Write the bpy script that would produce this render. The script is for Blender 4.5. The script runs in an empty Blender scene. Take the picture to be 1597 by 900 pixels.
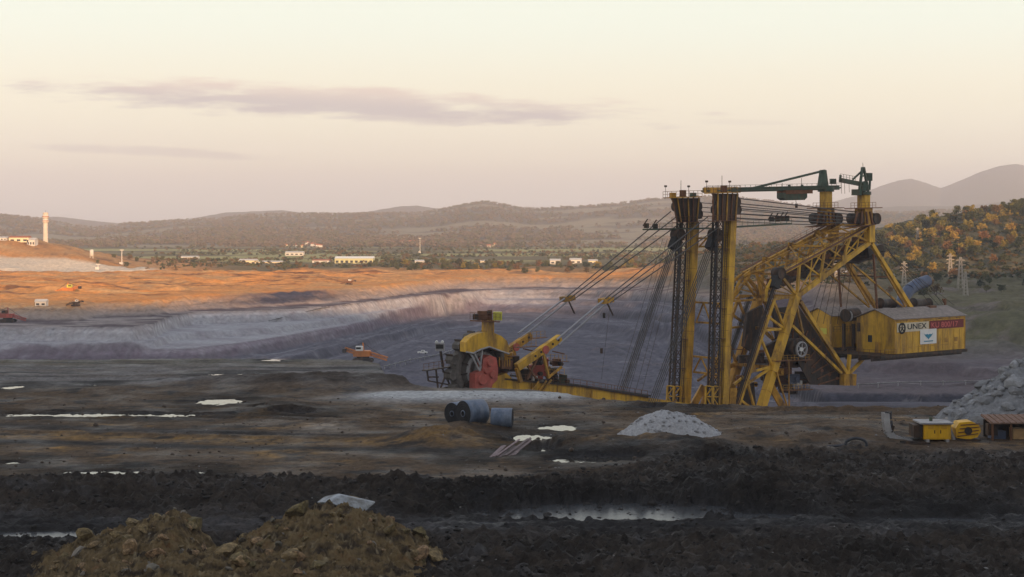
import bpy, bmesh, math, random
import numpy as np
from mathutils import Vector, Matrix
R = math.radians
C = bpy.context.scene.collection
scene = bpy.context.scene
# ------------------------------------------------------------------ camera
CAMZ, FPX, HZ, CX = 20.0, 2400.0, 350.0, 798.5
cam_d = bpy.data.cameras.new('camera'); cam = bpy.data.objects.new('camera', cam_d); C.objects.link(cam)
cam.location = (0, 0, CAMZ); cam.rotation_euler = (R(90), 0, 0)
cam_d.sensor_width = 36.0; cam_d.lens = 36.0 * FPX / 1597.0
cam_d.shift_y = -(450.0 - HZ) / 1597.0
cam_d.clip_start = 1.0; cam_d.clip_end = 30000.0
scene.camera = cam
# ------------------------------------------------------------------ world and sun
SUN_EL, SUN_AZ = 9.0, 20.0          # low sun behind the camera and to its right
world = bpy.data.worlds.new('World'); scene.world = world; world.use_nodes = True
def build_world():
    nt = world.node_tree; N = nt.nodes; L = nt.links
    N.clear()
    out = N.new('ShaderNodeOutputWorld'); bg = N.new('ShaderNodeBackground')
    sky = N.new('ShaderNodeTexSky'); sky.sky_type = 'NISHITA'; sky.sun_disc = False
    sky.sun_elevation = R(SUN_EL); sky.sun_rotation = R(180.0 - SUN_AZ)
    sky.air_density = 1.0; sky.dust_density = 3.0; sky.ozone_density = 1.0
    geo = N.new('ShaderNodeTexCoord')
    sep = N.new('ShaderNodeSeparateXYZ'); L.new(geo.outputs['Generated'], sep.inputs[0])
    def math_(op, a, b=None, clamp=False):
        m = N.new('ShaderNodeMath'); m.operation = op; m.use_clamp = clamp
        for i, v in enumerate((a, b)):
            if v is None: continue
            if isinstance(v, (int, float)): m.inputs[i].default_value = v
            else: L.new(v, m.inputs[i])
        return m.outputs[0]
    # colour by elevation: dusty mauve near the ground, cream above, pale blue overhead
    ramp = N.new('ShaderNodeValToRGB'); L.new(sep.outputs['Z'], ramp.inputs['Fac'])
    cr = ramp.color_ramp; cr.interpolation = 'EASE'
    stops = [(0.0, (.70, .655, .61)), (.018, (.81, .75, .665)), (.045, (.97, .895, .70)), (.075, (.99, .93, .72)), (.135, (.92, .965, .82)),
             (.20, (.82, .89, .86)), (.34, (.62, .68, .74)), (1.0, (.37, .41, .51))]
    cr.elements[0].position = stops[0][0]; cr.elements[0].color = (*stops[0][1], 1)
    cr.elements[1].position = 1.0; cr.elements[1].color = (*stops[-1][1], 1)
    for p, c in stops[1:-1]:
        e = cr.elements.new(p); e.color = (*c, 1)
    # thin stratus streaks, laid out by direction
    u = math_('DIVIDE', sep.outputs['X'], math_('MAXIMUM', math_('ABSOLUTE', sep.outputs['Y']), .02))
    v = math_('DIVIDE', sep.outputs['Z'], math_('MAXIMUM', math_('ABSOLUTE', sep.outputs['Y']), .02))
    comb = N.new('ShaderNodeCombineXYZ'); L.new(math_('MULTIPLY', u, 9.0), comb.inputs[0]); L.new(math_('MULTIPLY', v, 70.0), comb.inputs[1])
    nz = N.new('ShaderNodeTexNoise'); nz.inputs['Scale'].default_value = 1.0; nz.inputs['Detail'].default_value = 7.0; nz.inputs['Roughness'].default_value = .68
    L.new(comb.outputs[0], nz.inputs['Vector'])
    comb2 = N.new('ShaderNodeCombineXYZ'); L.new(math_('MULTIPLY', u, 26.0), comb2.inputs[0]); L.new(math_('MULTIPLY', v, 150.0), comb2.inputs[1]); comb2.inputs[2].default_value = 4.3
    nz2 = N.new('ShaderNodeTexNoise'); nz2.inputs['Scale'].default_value = 1.0; nz2.inputs['Detail'].default_value = 5.0
    L.new(comb2.outputs[0], nz2.inputs['Vector'])
    def streak(cu, cv, ru, rv, slope, nb):
        du = math_('SUBTRACT', u, cu)
        dv = math_('SUBTRACT', math_('SUBTRACT', v, cv), math_('MULTIPLY', du, slope))
        a = math_('POWER', math_('ABSOLUTE', math_('DIVIDE', du, ru)), 2.0)
        b = math_('POWER', math_('ABSOLUTE', math_('DIVIDE', dv, rv)), 2.0)
        q = math_('SUBTRACT', 1.0, math_('ADD', a, b))
        q = math_('ADD', q, math_('MULTIPLY', math_('SUBTRACT', nz.outputs['Fac'], .5), nb))
        q = math_('ADD', q, math_('MULTIPLY', math_('SUBTRACT', nz2.outputs['Fac'], .5), nb * .8))
        return q, dv
    q1, dv1 = streak(-.102, .0785, .225, .0135, -.045, 2.5)
    q2, dv2 = streak(-.24, .0475, .10, .0042, -.05, 2.2)
    q3, dv3 = streak(.15, .0665, .05, .0025, -.02, 2.0)
    q4, dv4 = streak(-.075, .069, .06, .0042, -.06, 2.2)
    def sm(q, lo, hi):
        r = N.new('ShaderNodeMapRange'); r.interpolation_type = 'SMOOTHSTEP'
        L.new(q, r.inputs[0]); r.inputs[1].default_value = lo; r.inputs[2].default_value = hi
        return r.outputs[0]
    m = math_('MAXIMUM', math_('MAXIMUM', sm(q1, 0.0, 1.0), math_('MULTIPLY', sm(q2, 0.0, 1.2), .55)), math_('MAXIMUM', math_('MULTIPLY', sm(q3, 0.0, 1.2), .2), math_('MULTIPLY', sm(q4, 0, 1.0), .8)))
    top = sm(dv1, -.004, .012)
    ccol = N.new('ShaderNodeMixRGB'); L.new(top, ccol.inputs[0])
    ccol.inputs[1].default_value = (.54, .48, .49, 1); ccol.inputs[2].default_value = (.82, .66, .56, 1)
    fin = N.new('ShaderNodeMixRGB'); L.new(math_('MULTIPLY', m, .92), fin.inputs[0]); L.new(ramp.outputs['Color'], fin.inputs[1]); L.new(ccol.outputs[0], fin.inputs[2])
    nsc = N.new('ShaderNodeMixRGB'); nsc.blend_type = 'MULTIPLY'; nsc.inputs[0].default_value = 1.0
    L.new(sky.outputs[0], nsc.inputs[1]); nsc.inputs[2].default_value = (.10, .10, .10, 1)
    mix = N.new('ShaderNodeMixRGB'); mix.inputs[0].default_value = .94
    L.new(nsc.outputs[0], mix.inputs[1]); L.new(fin.outputs[0], mix.inputs[2])
    L.new(mix.outputs[0], bg.inputs['Color']); bg.inputs['Strength'].default_value = .86
    L.new(bg.outputs[0], out.inputs['Surface'])
build_world()
sun_d = bpy.data.lights.new('sun', 'SUN'); sun = bpy.data.objects.new('sun', sun_d); C.objects.link(sun)
sun_d.energy = 5.0; sun_d.angle = R(0.5); sun_d.color = (1.0, .62, .34)
_s = Vector((math.sin(R(SUN_AZ)) * math.cos(R(SUN_EL)), -math.cos(R(SUN_AZ)) * math.cos(R(SUN_EL)), math.sin(R(SUN_EL))))
sun.rotation_euler = _s.to_track_quat('Z', 'Y').to_euler()
sun.location = (200, -400, 300)
vs = scene.view_settings; vs.view_transform = 'Standard'; vs.look = 'None'; vs.exposure = 0.45; vs.gamma = 1.0; vs.use_curve_mapping = False
cy = scene.cycles; cy.use_denoising = True; cy.max_bounces = 6; cy.diffuse_bounces = 2; cy.glossy_bounces = 2; cy.transmission_bounces = 2; cy.volume_bounces = 1
cy.use_adaptive_sampling = True; cy.adaptive_threshold = 0.015
# ------------------------------------------------------------------ helpers
def at(px, py, Y):
    return Vector(((px - CX) / FPX * Y, Y, CAMZ - (py - HZ) / FPX * Y))
def onz(px, py, z=0.0):
    Y = (CAMZ - z) * FPX / (py - HZ)
    return Vector(((px - CX) / FPX * Y, Y, z))
def tag(o, label=None, cat=None, group=None, kind=None):
    if label: o['label'] = label
    if cat: o['category'] = cat
    if group: o['group'] = group
    if kind: o['kind'] = kind
    return o
def empty(name, loc=(0, 0, 0), rz=0.0):
    o = bpy.data.objects.new(name, None); C.objects.link(o); o.location = loc; o.rotation_euler = (0, 0, rz); o.empty_display_size = .5
    return o
def link(name, me, mat=None, parent=None):
    o = bpy.data.objects.new(name, me); C.objects.link(o)
    if mat is not None and not me.materials: me.materials.append(mat)
    if parent is not None: o.parent = parent
    return o
def copy_tree(o, parent=None):
    c = o.copy(); C.objects.link(c); c.parent = parent
    for ch in list(o.children): copy_tree(ch, c)
    return c
class MB:
    """collects beams, tubes, plates into one mesh"""
    def __init__(s): s.v = []; s.f = []; s.sm = []
    def add(s, vs, fs, smooth=False):
        n = len(s.v); s.v.extend([tuple(p) for p in vs]); s.f.extend([tuple(i + n for i in f) for f in fs]); s.sm.extend([smooth] * len(fs)); return s
    def box(s, c, size, m=None):
        hx, hy, hz = size[0] / 2, size[1] / 2, size[2] / 2
        pts = [Vector((x, y, z)) for z in (-hz, hz) for y in (-hy, hy) for x in (-hx, hx)]
        if m is not None: pts = [m @ p for p in pts]
        c = Vector(c)
        return s.add([p + c for p in pts], [(0, 2, 3, 1), (4, 5, 7, 6), (0, 1, 5, 4), (2, 6, 7, 3), (0, 4, 6, 2), (1, 3, 7, 5)])
    def frame(s, a, b):
        a, b = Vector(a), Vector(b); d = (b - a).normalized()
        up = Vector((0, 0, 1)) if abs(d.z) < .97 else Vector((.616, -.788, 0))
        x = d.cross(up).normalized(); y = x.cross(d).normalized()
        return a, b, x, y
    def beam(s, a, b, w, h=None):
        h = w if h is None else h
        a, b, x, y = s.frame(a, b); P = []
        for p in (a, b):
            for sx, sy in ((-1, -1), (1, -1), (1, 1), (-1, 1)): P.append(p + x * sx * w / 2 + y * sy * h / 2)
        return s.add(P, [(3, 2, 1, 0), (4, 5, 6, 7), (0, 1, 5, 4), (1, 2, 6, 5), (2, 3, 7, 6), (3, 0, 4, 7)])
    def tube(s, a, b, r, r2=None, n=8, caps=True):
        r2 = r if r2 is None else r2
        a, b, x, y = s.frame(a, b); P = []
        for p, rr in ((a, r), (b, r2)):
            for k in range(n):
                t = 2 * math.pi * k / n; P.append(p + x * math.cos(t) * rr + y * math.sin(t) * rr)
        F = [(k, (k + 1) % n, n + (k + 1) % n, n + k) for k in range(n)]
        s.add(P, F, True)
        if caps: s.add(P, [tuple(range(n))[::-1], tuple(range(n, 2 * n))])
        return s
    def path(s, pts, r, n=6):
        for a, b in zip(pts, pts[1:]): s.tube(a, b, r, n=n)
        return s
    def prism(s, poly, d):
        """polygon (3D points) extruded by vector d"""
        n = len(poly); poly = [Vector(p) for p in poly]; d = Vector(d)
        P = poly + [p + d for p in poly]
        F = [tuple(range(n))[::-1], tuple(range(n, 2 * n))] + [(k, (k + 1) % n, n + (k + 1) % n, n + k) for k in range(n)]
        return s.add(P, F)
    def lathe(s, c, ax, prof, n=24):
        """profile [(r, h)] about axis ax through c"""
        c = Vector(c); ax = Vector(ax).normalized(); up = Vector((0, 0, 1)) if abs(ax.z) < .9 else Vector((1, 0, 0))
        x = ax.cross(up).normalized(); y = ax.cross(x).normalized(); P = []; F = []
        for r, h in prof:
            for k in range(n):
                t = 2 * math.pi * k / n; P.append(c + ax * h + (x * math.cos(t) + y * math.sin(t)) * r)
        for j in range(len(prof) - 1):
            for k in range(n):
                F.append((j * n + k, j * n + (k + 1) % n, (j + 1) * n + (k + 1) % n, (j + 1) * n + k))
        return s.add(P, F, True)
    def mesh(s, name):
        me = bpy.data.meshes.new(name); me.from_pydata(s.v, [], s.f); me.update()
        if any(s.sm): me.polygons.foreach_set('use_smooth', s.sm)
        bm = bmesh.new(); bm.from_mesh(me); bmesh.ops.recalc_face_normals(bm, faces=bm.faces); bm.to_mesh(me); bm.free()
        return me
    def build(s, name, mat, parent=None): return link(name, s.mesh(name), mat, parent)
# numpy gradient noise
_rng = np.random.RandomState(7)
_perm = _rng.permutation(512).astype(np.int64); _perm = np.concatenate([_perm, _perm])
_ga = _rng.rand(512) * 2 * np.pi; _gx, _gy = np.cos(_ga), np.sin(_ga)
def perlin(x, y):
    xi = np.floor(x).astype(np.int64); yi = np.floor(y).astype(np.int64); xf = x - xi; yf = y - yi
    def g(i, j, fx, fy):
        h = _perm[(_perm[i & 511] + j) & 511]
        return _gx[h] * fx + _gy[h] * fy
    u = xf * xf * xf * (xf * (xf * 6 - 15) + 10); v = yf * yf * yf * (yf * (yf * 6 - 15) + 10)
    a = g(xi, yi, xf, yf); b = g(xi + 1, yi, xf - 1, yf); c = g(xi, yi + 1, xf, yf - 1); d = g(xi + 1, yi + 1, xf - 1, yf - 1)
    return ((a + u * (b - a)) + v * ((c + u * (d - c)) - (a + u * (b - a)))) * 1.4
def fbm(x, y, oct=4, gain=.5, lac=2.03, ridge=False, billow=False):
    s = 0; a = 1; t = 0
    for i in range(oct):
        n = perlin(x + 17.3 * i, y - 9.1 * i)
        if ridge: n = 1 - 2 * np.abs(n)
        if billow: n = 2 * np.abs(n) - .55
        s = s + a * n; t += a; a *= gain; x = x * lac; y = y * lac
    return s / t
def sst(x, a, b):
    t = np.clip((x - a) / (b - a), 0, 1); return t * t * (3 - 2 * t)
def lerp3(c0, c1, t): return c0 + (np.asarray(c1) - c0) * t[..., None]
def grid_mesh(name, X, Y, Z, col, mat, smooth=True):
    n, m = X.shape
    v = np.stack([X, Y, Z], -1).reshape(-1, 3).astype(np.float32)
    i = np.arange(n * m).reshape(n, m)
    q = np.stack([i[:-1, :-1], i[:-1, 1:], i[1:, 1:], i[1:, :-1]], -1).reshape(-1, 4)
    me = bpy.data.meshes.new(name)
    me.vertices.add(len(v)); me.vertices.foreach_set('co', v.ravel())
    me.loops.add(q.size); me.loops.foreach_set('vertex_index', q.ravel().astype(np.int32))
    me.polygons.add(len(q)); me.polygons.foreach_set('loop_start', np.arange(0, q.size, 4, dtype=np.int32))
    me.polygons.foreach_set('use_smooth', np.full(len(q), smooth))
    a = me.color_attributes.new('Col', 'FLOAT_COLOR', 'POINT')
    cc = np.ones((len(v), 4), np.float32); cc[:, :3] = np.clip(col.reshape(-1, 3), .003, 1); a.data.foreach_set('color', cc.ravel())
    me.update(calc_edges=True)
    return link(name, me, mat)
# ------------------------------------------------------------------ materials
def mat(name, color, rough=.7, metal=0.0, var=.25, scale=1.2, bump=0.0, bscale=6.0, dirt=None, dirt_amt=.0, spec=.3, objrand=0.0, trans=0.0):
    m = bpy.data.materials.new(name); m.use_nodes = True; nt = m.node_tree; N = nt.nodes; L = nt.links
    b = N['Principled BSDF']; b.inputs['Roughness'].default_value = rough; b.inputs['Metallic'].default_value = metal
    b.inputs['Specular IOR Level'].default_value = spec
    tc = N.new('ShaderNodeTexCoord'); nz = N.new('ShaderNodeTexNoise'); nz.inputs['Scale'].default_value = scale; nz.inputs['Detail'].default_value = 6.0; nz.inputs['Roughness'].default_value = .65
    L.new(tc.outputs['Object'], nz.inputs['Vector'])
    r = N.new('ShaderNodeMapRange'); L.new(nz.outputs['Fac'], r.inputs[0]); r.inputs[1].default_value = .3; r.inputs[2].default_value = .7
    r.inputs[3].default_value = 1 - var; r.inputs[4].default_value = 1 + var
    mul = N.new('ShaderNodeMixRGB'); mul.blend_type = 'MULTIPLY'; mul.inputs[0].default_value = 1; mul.inputs[1].default_value = (*color, 1); L.new(r.outputs[0], mul.inputs[2])
    col = mul.outputs[0]
    if objrand:
        oi = N.new('ShaderNodeObjectInfo'); hs = N.new('ShaderNodeHueSaturation')
        rr = N.new('ShaderNodeMapRange'); L.new(oi.outputs['Random'], rr.inputs[0]); rr.inputs[3].default_value = 1 - objrand; rr.inputs[4].default_value = 1 + objrand
        rh = N.new('ShaderNodeMapRange'); L.new(oi.outputs['Random'], rh.inputs[0]); rh.inputs[3].default_value = .5 + .05 * objrand; rh.inputs[4].default_value = .5 - .05 * objrand
        L.new(rr.outputs[0], hs.inputs['Value']); L.new(rh.outputs[0], hs.inputs['Hue']); L.new(col, hs.inputs['Color']); col = hs.outputs[0]
    if dirt is not None:
        n2 = N.new('ShaderNodeTexNoise'); n2.inputs['Scale'].default_value = scale * .45; n2.inputs['Detail'].default_value = 8.0; n2.inputs['Roughness'].default_value = .7
        mp = N.new('ShaderNodeMapping'); mp.inputs['Scale'].default_value = (1.6, 1.6, .35); L.new(tc.outputs['Object'], mp.inputs[0]); L.new(mp.outputs[0], n2.inputs['Vector'])
        r2 = N.new('ShaderNodeMapRange'); L.new(n2.outputs['Fac'], r2.inputs[0]); r2.inputs[1].default_value = .45; r2.inputs[2].default_value = .64; r2.inputs[4].default_value = dirt_amt
        mx = N.new('ShaderNodeMixRGB'); L.new(r2.outputs[0], mx.inputs[0]); L.new(col, mx.inputs[1]); mx.inputs[2].default_value = (*dirt, 1); col = mx.outputs[0]
    L.new(col, b.inputs['Base Color'])
    if bump:
        n3 = N.new('ShaderNodeTexNoise'); n3.inputs['Scale'].default_value = bscale; n3.inputs['Detail'].default_value = 6.0; L.new(tc.outputs['Object'], n3.inputs['Vector'])
        bp = N.new('ShaderNodeBump'); bp.inputs['Strength'].default_value = bump; bp.inputs['Distance'].default_value = .1; L.new(n3.outputs['Fac'], bp.inputs['Height']); L.new(bp.outputs[0], b.inputs['Normal'])
    if trans:
        tr = N.new('ShaderNodeBsdfTranslucent'); L.new(col, tr.inputs[0]); ms = N.new('ShaderNodeMixShader'); ms.inputs[0].default_value = trans
        L.new(b.outputs[0], ms.inputs[1]); L.new(tr.outputs[0], ms.inputs[2]); L.new(ms.outputs[0], N['Material Output'].inputs['Surface'])
    return m
def ground_mat(name, scale, bdist, rough=.9, rough2=None, bscale=None, var=.35, spec=.25):
    """colour from the sheet's soil colour, times fine noise, with fine relief"""
    m = bpy.data.materials.new(name); m.use_nodes = True; nt = m.node_tree; N = nt.nodes; L = nt.links
    b = N['Principled BSDF']; b.inputs['Specular IOR Level'].default_value = spec
    at_ = N.new('ShaderNodeAttribute'); at_.attribute_name = 'Col'
    tc = N.new('ShaderNodeTexCoord')
    nz = N.new('ShaderNodeTexNoise'); nz.inputs['Scale'].default_value = scale; nz.inputs['Detail'].default_value = 9.0; nz.inputs['Roughness'].default_value = .7; L.new(tc.outputs['Object'], nz.inputs['Vector'])
    r = N.new('ShaderNodeMapRange'); L.new(nz.outputs['Fac'], r.inputs[0]); r.inputs[1].default_value = .28; r.inputs[2].default_value = .72; r.inputs[3].default_value = 1 - var; r.inputs[4].default_value = 1 + var
    mul = N.new('ShaderNodeMixRGB'); mul.blend_type = 'MULTIPLY'; mul.inputs[0].default_value = 1; L.new(at_.outputs['Color'], mul.inputs[1]); L.new(r.outputs[0], mul.inputs[2]); L.new(mul.outputs[0], b.inputs['Base Color'])
    if rough2 is None: b.inputs['Roughness'].default_value = rough
    else:
        n2 = N.new('ShaderNodeTexNoise'); n2.inputs['Scale'].default_value = scale * .12; n2.inputs['Detail'].default_value = 5.0; L.new(tc.outputs['Object'], n2.inputs['Vector'])
        r2 = N.new('ShaderNodeMapRange'); L.new(n2.outputs['Fac'], r2.inputs[0]); r2.inputs[1].default_value = .35; r2.inputs[2].default_value = .6; r2.inputs[3].default_value = rough2; r2.inputs[4].default_value = rough
        L.new(r2.outputs[0], b.inputs['Roughness'])
    n3 = N.new('ShaderNodeTexNoise'); n3.inputs['Scale'].default_value = bscale or scale; n3.inputs['Detail'].default_value = 9.0; n3.inputs['Roughness'].default_value = .65; L.new(tc.outputs['Object'], n3.inputs['Vector'])
    bp = N.new('ShaderNodeBump'); bp.inputs['Strength'].default_value = 1.0; bp.inputs['Distance'].default_value = bdist; L.new(n3.outputs['Fac'], bp.inputs['Height']); L.new(bp.outputs[0], b.inputs['Normal'])
    return m
# ------------------------------------------------------------------ near terrace (the haul level in front of the pit)
PUD = [  # water: px, py, half width px, half height px
    (18, 605, 20, 3), (143, 603, 14, 2.5), (360, 585, 42, 2.2), (342, 627, 38, 5), (402, 638, 12, 3.5), (172, 648, 172, 3.4), (12, 723, 26, 3),
    (165, 738, 66, 3.6), (292, 740, 30, 5.5), (868, 668, 32, 5), (828, 686, 40, 8), (905, 718, 56, 6), (968, 716, 36, 5), (845, 702, 30, 6), (1015, 636.5, 24, 2.0), (1082, 637.5, 14, 1.8),
    (965, 799, 225, 15), (1180, 806, 80, 5), (60, 835, 90, 6), (455, 646, 40, 3), (1440, 812, 110, 4), (722, 718, 8, 2), (1115, 711, 18, 2), (420, 552, 22, 2)]
_pud = []
for px, py, hw, hh in PUD:
    c = onz(px, max(py, 562)); y0 = onz(px, max(py - hh, 561)).y; y1 = onz(px, py + hh + (10 if py < 562 else 0)).y
    _pud.append((c.x, (y0 + y1) / 2, hw / FPX * c.y, max((y0 - y1) / 2, .5)))
EDGE_PX = [(-300, 562), (0, 562), (300, 561), (480, 561), (560, 563), (592, 568), (606, 594), (640, 607), (690, 608), (760, 607), (830, 610), (900, 623), (1000, 632), (1100, 636), (1250, 640), (1400, 641), (1600, 641), (1900, 641)]
_e = np.array([(onz(px, py).x, onz(px, py).y) for px, py in EDGE_PX])
# the edge curve is walked in x; where it folds back keep x increasing
_ex = np.maximum.accumulate(_e[:, 0] + np.arange(len(_e)) * 1e-3); _ey = _e[:, 1]
def edge(X): return np.interp(X, _ex, _ey)
def near_height(X, Y):
    E = edge(X) + fbm(X * .25, Y * .02, 3) * 1.6
    yb = 120 + 15 * sst(X, -2, 20); coal = 1 - sst(Y + fbm(X * .08, Y * .08, 3) * 6 - yb, -4, 4)          # churned coal mud
    h = .10 * fbm(X * .09, Y * .12, 4) + .12
    h = h + coal * (.42 * fbm(X * .22, Y * .33, 4) + .80 * fbm(X * .7, Y * .9, 4, .6, billow=True) + .42 * fbm(X * 2.0, Y * 2.3, 3, .6, billow=True))
    h = h + coal * .30 * fbm(X * .3 + 3, Y * .95, 4, .55, ridge=True)
    h = h + (1 - coal) * (.16 * fbm(X * .22, Y * .6, 4, .55) + .05 * fbm(X * 1.6, Y * 1.6, 2))
    # long bank of dug coal in front of the flat, left to right
    bank = np.exp(-((Y - (112 + 2.5 * fbm(X * .05, Y * 0, 2))) / 4.2) ** 2) * (.5 + .5 * sst(X, 12, -12) + .5 * fbm(X * .2, Y * .2, 3))
    h = h + 1.25 * np.clip(bank, 0, 3)
    h = h + np.exp(-((Y - 111) / 7) ** 2) * sst(X, 8, 20) * (1.1 + 1.2 * fbm(X * .16, Y * .2, 3))
    # clear lane with tracks between the bank and the clay heap
    lane = np.exp(-((Y - (102 + .03 * X)) / 3.6) ** 2)
    h = h * (1 - .7 * lane) + .05 * lane
    # wheel ruts
    for k_, (y0, sl, x0, x1) in enumerate(((101.0, .04, -60, 60), (103.2, .04, -60, 60), (139.5, -.16, -70, 20), (142.0, -.16, -70, 20), (152, -.2, -80, -6), (154.5, -.2, -80, -6), (160, .02, -5, 70), (162.6, .02, -5, 70), (200, .02, -90, -20), (203, .02, -90, -20), (98.3, -.05, 5, 60), (95.8, -.05, 5, 60))):
        yc = y0 + sl * X + .9 * fbm(X * .05 + k_ // 2, Y * 0, 2); rut = np.exp(-((Y - yc) / .42) ** 2) - .6 * np.exp(-((np.abs(Y - yc) - .85) / .4) ** 2)
        h = h - .16 * rut * sst(X, x0, x0 + 8) * (1 - sst(X, x1 - 8, x1)) * (1 + .5 * fbm(X * .6, Y * .6, 2))
    # mounds: px, py(base), half width m, half depth m, height
    for px, py, rx, ry, hh, sd in ((190, 612, 9, 5, .5, 1), (480, 606, 12, 6, .9, 2), (330, 600, 8, 4, .8, 5), (690, 690, 4.0, 4.0, 1.3, 3), (730, 672, 3.2, 2.5, .8, 4), (985, 702, 7.5, 4.0, .95, 6), (1090, 704, 5, 3, .6, 7), (1260, 685, 9, 5, .9, 8), (445, 640, 4, 5, .7, 9), (1330, 668, 6, 5, .5, 10), (890, 696, 4, 3, .5, 12)):
        c = onz(px, py); q = ((X - c.x) / rx) ** 2 + ((Y - c.y) / ry) ** 2
        h = h + hh * np.exp(-q) * (1 + .5 * fbm(X * .5 + sd, Y * .5, 3))
    # pale sandy bank at the lip in front of the wheel
    c = onz(730, 612); sb = np.exp(-((X - c.x) / 13) ** 4) * np.exp(-((Y - 176) / 4.5) ** 2); h = h + .75 * sb
    # banks at the left lip
    h = h + .9 * np.exp(-((Y - 190) / 3) ** 2) * sst(X, -40, -22) * (1 - sst(X, -14, -9)) * (1 + .6 * fbm(X * .3, Y * .3, 3))
    lip = np.exp(-((Y - E + 1.2) / 1.6) ** 2) * .35 * (1 + fbm(X * .6, Y * .4, 3)); h = h + lip * sst(X, 5, 15)
    wet = np.zeros_like(h); wn = .8 * fbm(X * .45, Y * .3, 4, .65) + .9 * fbm(X * 1.3, Y * .9, 3, .6)
    for cx, cy_, rx, ry in _pud:
        q = ((X - cx) / rx) ** 2 + ((Y - cy_) / ry) ** 2
        wet = np.maximum(wet, 1 - sst(q + wn, .7, 1.3))
    h = h * (1 - wet) + wet * (-.045 + .13 * fbm(X * .9, Y * 1.3, 4, .65))
    drop = sst(Y - E, 0, 11)
    h = h - 26 * drop - 1.2 * drop * fbm(X * .35, Y * .15, 3, ridge=True)
    return h, coal, sb, drop, wet
def near_ground():
    ys = np.concatenate([np.arange(72, 130, .2), np.arange(130, 252, .42)]); xs = np.arange(-92, 92, .23)
    X, Y = np.meshgrid(xs, ys)
    Z, coal, sb, drop, wet = near_height(X, Y)
    brown = np.array([.100, .064, .036]); ochre = np.array([.27, .15, .04]); dark = np.array([.030, .027, .026]); mud = np.array([.13, .12, .115])
    col = np.broadcast_to(brown, X.shape + (3,)).copy()
    n1 = fbm(X * .085, Y * .17, 6, .65); n2 = fbm(X * .24 + 40, Y * .36, 6, .65); n3 = fbm(X * .8, Y * .9, 4, .6)
    col = lerp3(col, ochre, sst(n1 + .25 * n3, .05, .55) * .8 * sst(Y, 122, 132) * (1 - sst(Y, 160, 172)))
    col = lerp3(col, ochre * .8, np.exp(-((Y - (141 - .10 * (X + 20))) / 3.5) ** 2) * sst(X, 10, 0) * np.clip(.6 + n3, 0, 1) * .8)
    col = lerp3(col, dark, sst(n2, .0, .35) * .85); col = lerp3(col, np.array([.15, .125, .10]), sst(-n2 + .4 * n3, .2, .6) * .5 * sst(Y, 135, 150))
    trk = np.exp(-((Y - (138.5 - .16 * (X + 30) + 1.5 * n1)) / 1.6) ** 2) * sst(X, 25, 5); col = lerp3(col, dark * 1.1, np.clip(trk, 0, 1) * .95); trk2 = np.exp(-((Y - (152 - .22 * (X + 50))) / 2.2) ** 2) * sst(X, -5, -20); col = lerp3(col, dark * 1.3, trk2 * .85)
    gm = sst(Y, 180, 192) * np.clip(.75 + .9 * n1, 0, 1); col = lerp3(col, mud, gm); col = lerp3(col, np.array([.035, .033, .035]), sst(Y, 180, 192) * sst(fbm(X * .03, Y * .25, 4, .6), .05, .35) * .85)
    col = lerp3(col, np.array([.13, .11, .06]), sst(Y, 212, 222) * np.clip(.4 + n2 + .5 * n3, 0, 1) * .7)
    col = lerp3(col, np.array([.055, .037, .025]), np.exp(-((Y - 190) / 4) ** 2) * sst(X, -42, -30) * .9)
    col = lerp3(col, np.array([.24, .24, .24]) * (1 + .15 * n3)[..., None], np.clip(sb * 1.6, 0, 1))
    c = onz(505, 668); gp = np.exp(-((X - c.x) / 3.2) ** 2 - ((Y - c.y) / 6) ** 2) * np.clip(.5 + 1.4 * n3, 0, 1); col = lerp3(col, np.array([.2, .17, .14]), gp * .8)
    coalc = np.array([.046, .035, .0265])
    col = lerp3(col, coalc * (1 + .5 * n3)[..., None] * (1 + .8 * fbm(X * .07 + 3, Y * .13, 4, .6))[..., None], coal)
    # dried silt and rust-coloured clay mixed into the mud
    col = lerp3(col, np.array([.080, .078, .080]), coal * sst(fbm(X * .18, Y * .35, 4, .6), .12, .5) * .6)
    col = lerp3(col, np.array([.075, .048, .030]), coal * sst(fbm(X * .3 + 9, Y * .4 + 5, 4, .6), .25, .6) * .6)
    ln_ = np.exp(-((Y - (102 + .03 * X)) / 3.4) ** 2) * np.clip(.75 + .9 * fbm(X * .3, Y * .8, 4, .6), 0, 1); col = lerp3(col, np.array([.075, .075, .08]), ln_ * .8)
    wm_ = np.zeros_like(X)
    for cx, cy_, rx, ry in _pud: wm_ = np.maximum(wm_, 1 - sst(np.sqrt(((X - cx) / (rx + 2)) ** 2 + ((Y - cy_) / (ry + 2.5)) ** 2) + .5 * n3, .9, 1.7))
    col = col * (1 - .5 * wm_)[..., None]
    col = lerp3(col, np.array([.05, .05, .055]), wet * .6)
    col = lerp3(col, np.array([.085, .065, .055]), drop)
    lum = col.mean(-1, keepdims=True); col = col * np.clip(lum / .075, .05, 3) ** .45
    m = ground_mat('mine_floor_soil', 1.6, .40, .95, .5, bscale=2.2, var=.55, spec=.2)
    o = grid_mesh('ground', X, Y, Z, col, m); tag(o, 'rutted coal and mud terrace in front of the pit', kind='structure')
near_ground()
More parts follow.
